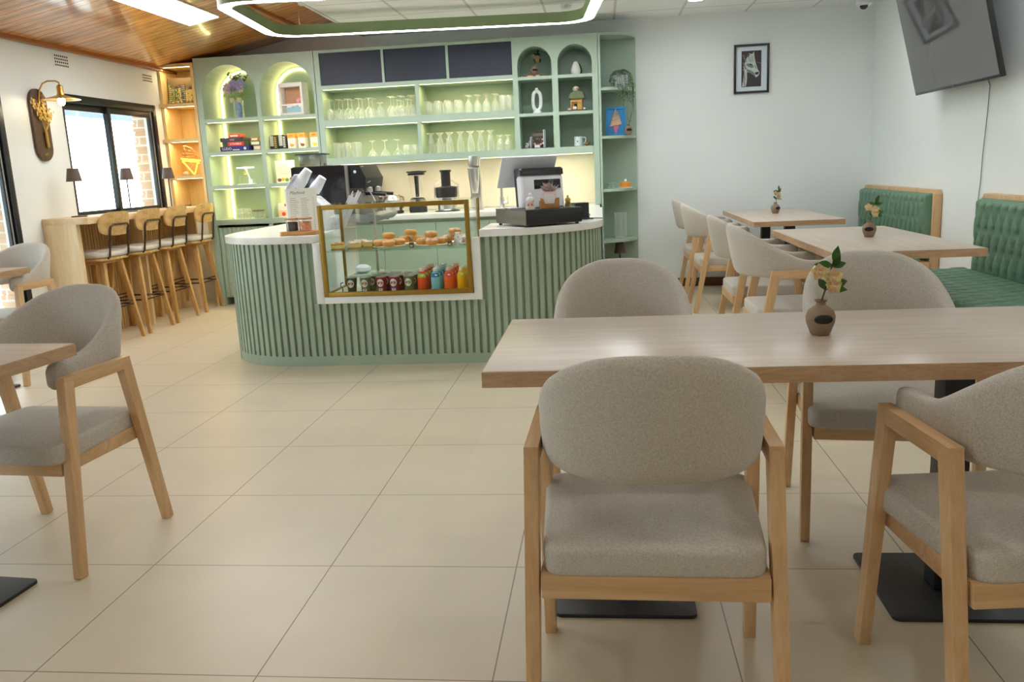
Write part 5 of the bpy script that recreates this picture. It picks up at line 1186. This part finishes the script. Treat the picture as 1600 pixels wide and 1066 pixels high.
b = B(); box(b, -.09, .11, -.10, .10, 0, .40, .01); obj('body', b, BLACKP, gr)
b = B(); loft(b, [[Vector((x, y, z)) for x, y in rrect(-w, w+.03, -w, w, .012)] for z, w in ((.425, .07), (.44, .08), (.55, .085))]); obj('hopper', b, glass('smoked_hopper', (.55, .57, .62), .5, .1, .25), gr)
b = B(); box(b, -.10, .13, -.10, .10, .40, .425, .004); box(b, -.105, .135, -.105, .105, .55, .562, .004); obj('collar', b, plain('hopper_dark', (.03, .032, .05), .35), gr)

# ------------------------------------------------------------------ along the back worktop
zb_ = .862
t = thing('knife_block', 'black upright slotted holder leaning beside the espresso machine', 'holder', (-2.21, 7.98, zb_)); b = B(); bar(b, (-.02, 0, .20), (.055, 0, .39), (.075, .06), (.085, .07), (0, 1, 0), .008); obj('holder_body', b, BLACKP, t); b = B(); box(b, -.10, .085, -.06, .08, 0, .19, .012); tube(b, [(.05, -.05, .17), (.13, -.05, .15)], .014, 8); obj('base', b, BLACKP, t)
t = thing('steel_canister', 'square brushed steel panel box behind the black slotted holder', 'box', (-2.32, 8.3, zb_)); b = B(); box(b, -.13, .13, -.08, .08, 0, .37, .006); obj('body', b, plain('bronze_steel', srgb(150, 134, 116), .35, .6), t); b = B(); box(b, -.131, .131, -.081, .081, .345, .352); obj('lid_seam', b, BLACKP, t)
t = thing('oil_bottle', 'clear glass bottle with green herbs beside the steel kettle', 'bottle', (-2.085, 8.22, zb_)); b = B(); lathe(b, [(.0, 0), (.042, 0), (.044, .02), (.044, .13), (.02, .19), (.015, .25), (.018, .26), (.0, .26)], n=20); obj('bottle_body', b, CLEAR, t); b = B(); lathe(b, [(0, .004), (.04, .004), (.04, .07), (0, .07)], n=16); blob(b, (0, 0, .12), (.03, .03, .02), 8, 6); obj('herb_filling', b, plain('herb_green', srgb(150, 180, 80), .5, var=.3, scale=40), t)
t = thing('electric_kettle', 'rounded steel electric kettle on a dark base', 'kettle', (-1.985, 7.97, zb_)); b = B(); lathe(b, [(.0, .03), (.088, .03), (.09, .06), (.085, .13), (.066, .165), (.03, .178), (0, .18)], n=28); obj('kettle_body', b, STEEL, t); b = B(); lathe(b, [(.1, 0), (.1, .022), (.085, .03), (0, .03)], n=28); box(b, -.015, .015, -.101, -.09, .004, .014); obj('power_base', b, BLACKP, t); b = B(); lathe(b, [(0, .18), (.01, .18), (.013, .195), (0, .2)], n=12); tube(b, [(.05, .02, .17), (.095, .03, .15), (.105, .03, .09), (.09, .02, .05)], .009, 8); obj('handle', b, plain('kettle_copper', srgb(176, 130, 96), .35, .5), t)
t = thing('blender', 'black countertop blender with clear jug', 'blender', (-1.755, 8.03, zb_)); b = B(); lathe(b, [(.0, .0), (.085, .0), (.088, .04), (.085, .05), (.092, .06), (.088, .09), (.068, .13), (.05, .14), (0, .14)], n=24); obj('motor_base', b, BLACKP, t); b = B(); shell_lathe(b, [(.055, .14), (.062, .16), (.075, .35)], .003, n=20); obj('jug', b, CLEAR, t); b = B(); lathe(b, [(.0, .35), (.08, .35), (.082, .37), (.05, .376), (.05, .388), (0, .39)], n=24); lathe(b, [(.018, .145), (.022, .345), (0, .345)], n=12); box(b, -.09, .1, -.012, .012, .374, .386, .003); obj('lid', b, BLACKP, t); b = B(); tube(b, [(-.07, 0, .34), (-.10, 0, .33), (-.10, 0, .2), (-.068, 0, .18)], .008, 8); obj('handle', b, CLEAR, t)
t = thing('juicer', 'steel and black juicer with tall feed chute', 'juicer', (-1.47, 8.02, zb_)); b = B(); lathe(b, [(0, 0), (.10, 0), (.105, .01), (.09, .02), (.09, .13), (0, .13)], n=28); obj('body', b, STEEL, t); b = B(); lathe(b, [(.10, .13), (.105, .16), (.105, .215), (.11, .225), (.05, .235), (.045, .24), (.045, .36), (.055, .37), (.055, .385), (0, .385)], n=24); lathe(b, [(.12, .0), (.12, .008), (.0, .008)], n=28); obj('chute', b, BLACKP, t); b = B(); tube(b, [(-.115, 0, .13), (-.115, 0, .25), (-.085, 0, .26), (-.06, 0, .285), (.06, 0, .285), (.085, 0, .26), (.115, 0, .25), (.115, 0, .13)], .005, 8); obj('locking_arm', b, STEEL, t)
t = thing('drink_mixer', 'tall steel milkshake mixer with cup at the end of the appliances', 'mixer', (-1.185, 7.98, zb_)); b = B(); box(b, -.045, .055, -.02, .07, 0, .50, .008); lathe(b, [(.07, 0), (.07, .018), (0, .018)], n=20); obj('stand', b, STEEL, t); b = B(); lathe(b, [(0, .41), (.045, .41), (.05, .44), (.05, .50), (0, .505)], c=(0, -.05, 0), n=24); obj('motor_head', b, STEEL, t); b = B(); shell_lathe(b, [(.03, .16), (.034, .17), (.052, .33), (.056, .395)], .002, (0, -.055, 0), 24); obj('mixing_cup', b, STEEL, t); b = B(); tube(b, [(.056*math.cos(2*PI*k/20), -.055+.056*math.sin(2*PI*k/20), .39) for k in range(20)], .004, 6, True); obj('cup_rim', b, STEEL, t)
t = thing('tap', 'tall curved steel tap behind the cash drawer', 'tap', (-.935, 7.95, zb_)); b = B(); tube(b, [(0, 0, 0), (0, 0, .28), (.005, -.005, .33), (.03, -.02, .355), (.06, -.04, .34), (.075, -.05, .29)], .013, 12); lathe(b, [(.03, 0), (.024, .01), (.022, .11), (.014, .115)], n=16); obj('spout', b, STEEL, t); b = B(); tube(b, [(.0, 0, .06), (.06, -.02, .06)], .014, 10); tube(b, [(.055, -.02, .06), (.058, -.02, .12)], .004, 8); obj('lever', b, STEEL, t)
t = thing('white_bowl', 'white round bowl low behind the display case', 'bowl', (-1.90, 6.5, .47)); t.scale = (.55, .55, .55)
b = B(); box(b, -.13, .2, -.25, .4, -.03, 0); obj('inner_shelf', b, GREEN, t); b = B(); shell_lathe(b, [(.05, 0), (.11, .04), (.12, .09)], .004, n=24); blob(b, (0, 0, .07), (.11, .11, .06), 16, 8); obj('bowl_body', b, WHITEP, t)

# ------------------------------------------------------------------ till
a_ = math.radians(31)
t = thing('cash_drawer', 'black cash drawer with grey sides, turned at an angle on the counter', 'cash drawer', (-.423, 5.575, zc), a_)
b = B(); box(b, -.20, .20, -.228, .23, .012, .106, .003); obj('body', b, plain('drawer_grey', srgb(120, 112, 100), .4, .5), t)
b = B(); box(b, -.198, .198, -.236, -.2285, .016, .104, .002); obj('drawer_front', b, BLACKP, t)
b = B(); box(b, -.2, .2, -.228, .23, .1062, .108); obj('top_mat', b, BLACKP, t)
b = B()
for x in (-.18, .18):
    for y in (-.2, .2): lathe(b, [(.012, 0), (.012, .013)], c=(x, y, 0), n=10)
obj('foot', b, BLACKP, t)
zt_ = zc+.108
t = thing('till_terminal', 'white and black till terminal with tilted screen on the cash drawer', 'till', (-.40, 5.60, zt_), math.radians(22), None)
b = B(); out = rrect(-.15, .15, -.06, .055, .04, 6)
loft(b, [[Vector((x, y+.13*z, z)) for x, y in rrect(-.15+q, .15-q, -.055+q, .045-q, .03, 6)] for z, q in ((.006, 0), (.19, .0), (.208, .008))]); obj('body', b, WHITEP, t)
b = B(); loft(b, [[Vector((x, y+.13*z, z)) for x, y in rrect(-.152+q, .165-q, .0+q, .085-q, .03, 6)] for z, q in ((.0, 0), (.245, .0), (.256, .008))]); loft(b, [[Vector((x, y+.13*z, z)) for x, y in rrect(-.152+q, .158-q, -.057+q, .07-q, .03, 6)] for z, q in ((.209, 0), (.245, .0), (.256, .008))]); obj('rear_shell', b, BLACKP, t)
b = B(); Mz = Matrix.Rotation(math.atan(-.13), 4, 'X'); box(b, -.055, .125, -.0575, -.0545, .115, .175, .001, M=Mz); obj('customer_display', b, plain('lcd_black', (.012, .013, .014), .12), t)
b = B(); box(b, .04, .075, -.0585, -.0575, .15, .165, M=Mz); obj('display_digits', b, plain('lcd_green', srgb(30, 78, 56), .3), t)
b = B(); Ms_ = TR(-.05, .13, .235, math.radians(38)); box(b, -.19, .19, -.008, .008, -.125, .125, .006, M=Ms_); obj('screen', b, WHITEP, t)
b = B(); box(b, -.18, .18, .008, .0095, -.115, .115, M=Ms_); obj('touch_glass', b, BLACKP, t)
b = B(); box(b, -.22, -.02, -.02, .10, 0, .008, .002); bar(b, (-.05, .09, .02), (-.05, .125, .2), (.06, .02)); obj('foot_plate', b, WHITEP, t)
t = thing('card_holder', 'wooden holder with pink business cards and dried flower top on the cash drawer', 'card holder', (-.335, 5.43, zt_), math.radians(20))
b = B(); prism(b, [(-.062, 0), (.062, 0), (.062, .065), (.04, .062), (.032, .03), (-.032, .03), (-.045, .06), (-.062, .068)], 'y', -.018, -.006, .002); prism(b, [(-.062, 0), (.062, 0), (.062, .05), (-.062, .05)], 'y', .012, .02, .002); box(b, -.062, .062, -.006, .012, 0, .008); obj('wood_stand', b, wood('holder_wood', srgb(190, 136, 74), srgb(160, 108, 52), .5, (2, 8, 8), 4), t)
b = B(); prism(b, rrect(-.047, .047, .012, .112, .018), 'y', -.004, .002); obj('card', b, plain('card_pink', srgb(232, 206, 206), .6), t)
b = B(); prism(b, rrect(-.034, .034, .03, .09, .006), 'y', -.0052, -.0041); obj('card_print', b, plain('card_white', srgb(226, 222, 226), .6, var=.05, scale=200), t)
b = B(); rnd = random.Random(14)
for k in range(70): an = rnd.uniform(-1.1, 1.1); l = rnd.uniform(.035, .065); leaf(b, (rnd.uniform(-.022, .022), -.004, .106), (math.sin(an), rnd.uniform(-.4, .3), math.cos(an)), l, .012, (0, -1, .2))
obj('frilled_top', b, plain('frill_mauve', srgb(200, 182, 180), .7, var=.4, scale=80), t)
def figurine(label, loc, m1, m2, s=1):
    t = thing('figurine', label, 'figurine', loc, 0, 'tiny figurines on the cash drawer'); t.scale = (s, s, s)
    b = B(); lathe(b, [(0, 0), (.03, 0), (.032, .015), (.022, .04), (0, .045)], n=16, sy=.8); obj('body', b, m1, t)
    b = B(); blob(b, (0, 0, .058), (.028, .022, .024), 14, 8); obj('head', b, m2, t); b = B(); blob(b, (0, 0, .09), (.01, .008, .014), 8, 6); obj('topknot', b, m2, t)
    b = B()
    for x in (-.012, .012): blob(b, (x, -.022, .03), (.008, .005, .008), 8, 6)
    obj('hands', b, plain('fig_redspot', srgb(206, 110, 90), .5), t); return t
figurine('tiny white hooded figurine on the front edge of the cash drawer', (-.452, 5.37, zt_), plain('fig_cream', srgb(222, 206, 188), .5, var=.2, scale=60), plain('fig_hood', srgb(232, 228, 222), .5))
figurine('tiny gold and green figurine by the till cables', (-.225, 5.62, zt_), plain('fig_olive', srgb(136, 130, 60), .5, var=.3, scale=60), plain('fig_gold', srgb(206, 176, 96), .5), .7)
t = thing('receipt_printer', 'small black box with loose cables beside the cash drawer', 'printer', (-.155, 5.93, zc), math.radians(20)); b = B(); box(b, -.05, .05, -.05, .05, 0, .115, .006); obj('body', b, BLACKP, t)
b = B(); rnd = random.Random(3)
for k in range(5): p = [(-.09+.02*k, -.08+rnd.uniform(-.02, .02), .10-.02*k)]; p += [(p[0][0]+rnd.uniform(-.04, .07)*q, p[0][1]-.01*q, max(.006, p[0][2]-.022*q+rnd.uniform(-.01, .01))) for q in range(1, 5)]; tube(b, p, .003, 6)
obj('cables', b, BLACKP, t)

# ------------------------------------------------------------------ inside the display case, upper glass shelf
zs2 = .7585
CAKE = plain('cheesecake', srgb(240, 214, 140), .6, var=.08, scale=40); CRUST = plain('cake_crust', srgb(196, 142, 70), .7, var=.2, scale=60); CREAMC = plain('cream_top', srgb(232, 206, 186), .6, var=.1, scale=60)
for k, (x, y, lab) in enumerate(((-1.725, 5.37, 'slab of pale layered cake nearest the gold corner post'), (-1.628, 5.42, 'slab of pale layered cake with nut crumbs in the middle of the cake row'), (-1.535, 5.46, 'slab of pale layered cake last in the cake row, by the gold crown tag'), (-1.63, 5.57, 'slab of pale layered cake behind the front cake row'))):
    t = thing('cake_slice', lab, 'cake', (x, y, zs2), math.radians(12), 'layered cakes on the glass shelf')
    b = B(); box(b, -.042, .042, -.05, .05, 0, .012, .002); obj('crust', b, CRUST, t); b = B(); box(b, -.041, .041, -.049, .049, .012, .036, .003); obj('filling', b, CAKE, t)
    b = B(); box(b, -.042, .042, -.05, .05, .036, .044, .003); rnd = random.Random(k)
    for q in range(14): blob(b, (rnd.uniform(-.036, .036), rnd.uniform(-.044, .044), .045), (.006, .006, .004), 6, 4)
    obj('topping', b, CREAMC if k else CRUST, t)
for x, y, lab in ((-1.492, 5.42, 'gold crown tag on a brown base between cakes and ring doughnuts'), (-1.232, 5.36, 'gold bear tag between the two doughnut plates'), (-.985, 5.38, 'gold tag beside the white animal vases')):
    t = thing('gold_tag', lab, 'ornament', (x, y, zs2), 0, 'gold tags on the glass shelf'); b = B(); box(b, -.014, .014, -.008, .008, 0, .034, .002); obj('base', b, plain('tag_brown', srgb(120, 84, 60), .4), t)
    b = B(); box(b, -.012, .012, -.003, .003, .036, .044)
    for q in (-.01, 0, .01): lathe(b, [(.004, .044), (.0005, .062)], c=(q, 0, 0), n=6)
    obj('crown', b, GOLD, t); b = B(); box(b, -.009, .009, -.0088, -.008, .006, .016); obj('tag_print', b, plain('tag_pale', srgb(240, 214, 170), .5), t)
DOU = plain('doughnut', srgb(230, 162, 74), .6, var=.1, scale=20); SUG = plain('sugar_glaze', srgb(242, 192, 128), .6, var=.12, scale=50); CRM2 = plain('pink_glaze', srgb(232, 178, 136), .6, var=.3, scale=60)
def doughnut(loc, label, group, tilt=(0, 0), r=.047, top=None, hole=True):
    t = thing('doughnut', label, 'doughnut', loc, random.uniform(0, 3), group, tilt[0], tilt[1])
    b = B(); R_, rr = r*.54, r*.46
    rings = []
    for k in range(25): an = 2*PI*k/24; rings.append([Vector(((R_+rr*math.cos(2*PI*j/12))*math.cos(an), (R_+rr*math.cos(2*PI*j/12))*math.sin(an), .02+.02*math.sin(2*PI*j/12))) for j in range(12)])
    loft(b, rings, True, False, False); 
    if not hole: blob(b, (0, 0, .02), (R_, R_, .019), 12, 6)
    obj('dough', b, DOU, t)
    b = B(); rings = []
    for k in range(25): an = 2*PI*k/24; rings.append([Vector(((R_+(rr+.0012)*math.cos(q))*math.cos(an), (R_+(rr+.0012)*math.cos(q))*math.sin(an), .02+.0212*math.sin(q))) for q in [PI*(.12+.76*j/8) for j in range(9)]])
    loft(b, rings, False); obj('glaze', b, top or SUG, t); return t
def plate(x, y, label): 
    t = thing('plate', label, 'plate', (x, y, zs2), 0, 'cream plates on the glass shelf'); b = B(); lathe(b, [(.0, 0), (.065, 0), (.106, .010), (.108, .013), (.104, .013), (.065, .005), (0, .005)], n=32); obj('dish', b, plain('cream_china', srgb(240, 232, 206), .3), t); return t
plate(-1.388, 5.40, 'cream plate of plain ring doughnuts'); plate(-1.285, 5.60, 'cream plate of plain doughnuts at the rear of the glass shelf'); plate(-1.105, 5.40, 'cream plate of glazed buns'); plate(-.985, 5.595, 'cream plate of glazed buns at the rear of the glass shelf')
G1, G2 = 'plain doughnuts on the front plate', 'glazed buns on the front plate'
for dx, dy, dz, tl in ((-.061, -.012, .0145, (0, 0)), (.012, -.061, .0145, (0, 0)), (.061, .012, .0145, (0, 0)), (-.012, .061, .0145, (0, 0)), (.0, -.008, .0585, (.12, 0))): doughnut((-1.388+dx, 5.40+dy, zs2+dz), 'plain sugared ring doughnut on the plate next to the cakes', G1, tl, .043)
for dx, dz, tl in ((-.045, .0145, (.0, 0)), (.045, .0145, (.0, .0)), (-.005, .060, (.1, .1))): doughnut((-1.285+dx, 5.60, zs2+dz), 'plain doughnut on the rear plate behind the gold bear tag', 'plain doughnuts on the rear plate', tl, .043, DOU, False)
for dx, dy, dz in ((-.061, -.012, .0145), (.012, -.061, .0145), (.061, .012, .0145), (-.012, .061, .0145), (.0, -.008, .0585)): doughnut((-1.105+dx, 5.40+dy, zs2+dz), 'pink glazed bun on the plate next to the gold bear tag', G2, (0, 0), .043, CRM2, False)
for dx, dz in ((-.045, .0145), (.045, .0145), (0, .0585)): doughnut((-.985+dx, 5.595, zs2+dz), 'pink glazed bun on the rear plate by the white vases', 'glazed buns on the rear plate', (0, 0), .043, CRM2, False)
POR = plain('porcelain_spot', srgb(244, 240, 234), .3, var=.05, scale=50)
t = thing('animal_vase', 'white speckled porcelain vase, the taller of the pair', 'ornament', (-.938, 5.42, zs2), 0); b = B(); lathe(b, [(0, 0), (.022, 0), (.028, .02), (.026, .05), (.014, .072), (.017, .082), (.015, .083), (.008, .075), (0, .06)], n=20); obj('body', b, POR, t)
b = B()
for q in range(7): blob(b, (.02*math.cos(q*2.3), -.024, .02+.006*q), (.004, .003, .004), 6, 4)
obj('speckles', b, plain('speck_rose', srgb(206, 150, 140), .5), t)
t = thing('animal_vase', 'white porcelain animal figure, the lower of the pair', 'ornament', (-.893, 5.37, zs2), 0); b = B(); blob(b, (0, 0, .022), (.028, .024, .022), 14, 8); blob(b, (.004, -.01, .05), (.018, .016, .016), 12, 8); obj('body', b, POR, t); b = B(); blob(b, (.002, -.022, .03), (.012, .005, .010), 8, 6); obj('rose_print', b, MATS['speck_rose'], t)

# lower deck: lidded cups and juice bottles
zd = DZ0+.0125
LIDC = glass('cup_lid', (.95, .96, .92), .6, .08, .12, .5)
def cup(x, y, juice, label, group, dot=None, price=False, s=1):
    t = thing('juice_cup', label, 'cup', (x, y, zd), 0, group)
    b = B(); lathe(b, [(0, .001), (.0265, .001), (.036, .096), (.0365, .098), (0, .098)], n=20); obj('juice', b, juice, t)
    b = B(); lathe(b, [(.0366, .0985), (.0375, .104), (.041, .105), (.041, .109), (.034, .1095), (.0, .110)], n=20); obj('lid', b, LIDC, t)
    b = B()
    def on(z): return -(.0265+.0095*z/.097)-.0012
    t2 = bmesh.new(); n = 20; vs = []
    for k in range(n): an = 2*PI*k/n; dx, z = .021*math.cos(an), .062+.026*math.sin(an); r = .0265+.0095*z/.097+.0008; vs.append(t2.verts.new((dx, -math.sqrt(max(0, r*r-dx*dx)), z)))
    c = t2.verts.new((0, on(.062), .062))
    for k in range(n): t2.faces.new((vs[k], vs[(k+1) % n], c))
    merge(b, t2, None, 0)
    if dot: blob(b, (.003, on(.065), .066), (.009, .001, .008), 10, 6, mi=1); blob(b, (.007, on(.056), .055), (.006, .001, .006), 10, 6, mi=1)
    if price: box(b, -.012, .013, on(.02)-.0008, on(.02)+.001, .008, .026, mi=0); box(b, -.006, .007, on(.02)-.0012, on(.02), .017, .023, mi=2)
    obj('label', b, [plain('label_white', srgb(236, 226, 222), .5), dot or CAKE, plain('price_ink', srgb(84, 84, 150), .5)], t); return t
JD = plain('juice_dark_green', srgb(62, 74, 36), .35, var=.15, scale=40); JG = plain('juice_green', srgb(108, 116, 62), .35, var=.15, scale=40); JR = plain('juice_red', srgb(150, 36, 40), .3, var=.1, scale=40)
DOT = plain('fruit_orange', srgb(224, 150, 120), .5); DOTG = plain('fruit_green', srgb(150, 186, 84), .5)
for x, j, lab, d_, p in ((-1.645, JD, 'dark green juice cup at the glass corner, on its own', DOT, False), (-1.553, JG, 'pale green juice cup with orange fruit label and price tag', DOT, True), (-1.447, JR, 'red juice cup with price tag, next to the pale green cup', DOT, True), (-1.360, JR, 'red juice cup with price tag, next to the green fruit label', DOT, True), (-1.262, JG, 'olive juice cup with a green fruit label', DOTG, False)):
    cup(x, 5.345, j, lab, 'front row juice cups', d_, p)
for r, y in enumerate((5.43, 5.515, 5.60)):
    for x, j in ((-1.53, JG), (-1.435, JR), (-1.345, JR), (-1.25, JG)): cup(x+.012*r, y, j, 'juice cup with pale lid in the rows behind the front cups', 'rear juice cups', DOT)
def bottle(x, y, juice, cap, label, group, sticker):
    t = thing('juice_bottle', label, 'bottle', (x, y, zd), 0, group)
    b = B(); lathe(b, [(0, 0), (.030, 0), (.032, .004), (.032, .082), (.031, .086), (.031, .10), (.018, .122), (.015, .126), (0, .126)], n=20); obj('bottle_body', b, juice, t)
    b = B(); lathe(b, [(.0165, .127), (.0165, .147), (0, .148)], n=16); obj('cap', b, cap, t)
    b = B(); t2 = bmesh.new(); rows = []
    for z, r in ((.088, .0318), (.10, .0318), (.114, .0245)): rows.append([t2.verts.new((r*math.cos(-PI/2+a2), r*math.sin(-PI/2+a2), z)) for a2 in [-1.0+.25*q for q in range(9)]])
    for p, q in zip(rows, rows[1:]):
        for k in range(8): t2.faces.new((p[k], p[k+1], q[k+1], q[k]))
    merge(b, t2); blob(b, (.008, -.030, .102), (.01, .003, .006), 8, 5, mi=1); obj('label', b, [sticker, plain('sticker_pale', srgb(232, 232, 200), .5)], t); return t
JO = plain('juice_orange', srgb(232, 84, 20), .4, var=.05, spec=.15); JB = plain('juice_blue', srgb(140, 204, 208), .4, var=.04, spec=.15); JRO = plain('juice_coral', srgb(246, 106, 24), .4, var=.05, spec=.15); JY = plain('juice_yellow', srgb(255, 180, 0), .4, var=.04, spec=.15)
CP = plain('cap_pink', srgb(240, 206, 192), .4); CB_ = plain('cap_blue', srgb(208, 234, 236), .4); CY = plain('cap_cream', srgb(246, 232, 190), .4)
SL = plain('sticker_lime', srgb(176, 190, 60), .4); SB = plain('sticker_blue', srgb(30, 120, 190), .4); SR = plain('sticker_red', srgb(222, 66, 74), .4); SY = plain('sticker_yellow', srgb(232, 200, 40), .4)
for x, j, c, st_, nm in ((-1.172, JO, CP, SL, 'orange'), (-1.083, JB, CB_, SB, 'pale blue'), (-.998, JRO, CP, SR, 'coral orange'), (-.912, JY, CY, SY, 'yellow')):
    for r in range(4): bottle(x+.004*r, 5.34+.085*r, j, c, '%s juice bottle %s' % (nm, 'at the front of its colour row' if r == 0 else 'behind the front bottle of its colour row'), '%s juice bottles' % nm, st_)
t = thing('brass_hook', 'small bent brass wire hook on the case floor beside the dark green cup', 'hook', (-1.715, 5.36, zd)); b = B(); tube(b, [(.0, 0, .0), (.0, 0, .03), (-.012, 0, .045), (-.010, 0, .062), (.008, 0, .066)], .0035, 6); obj('wire', b, DARKIRON, t)
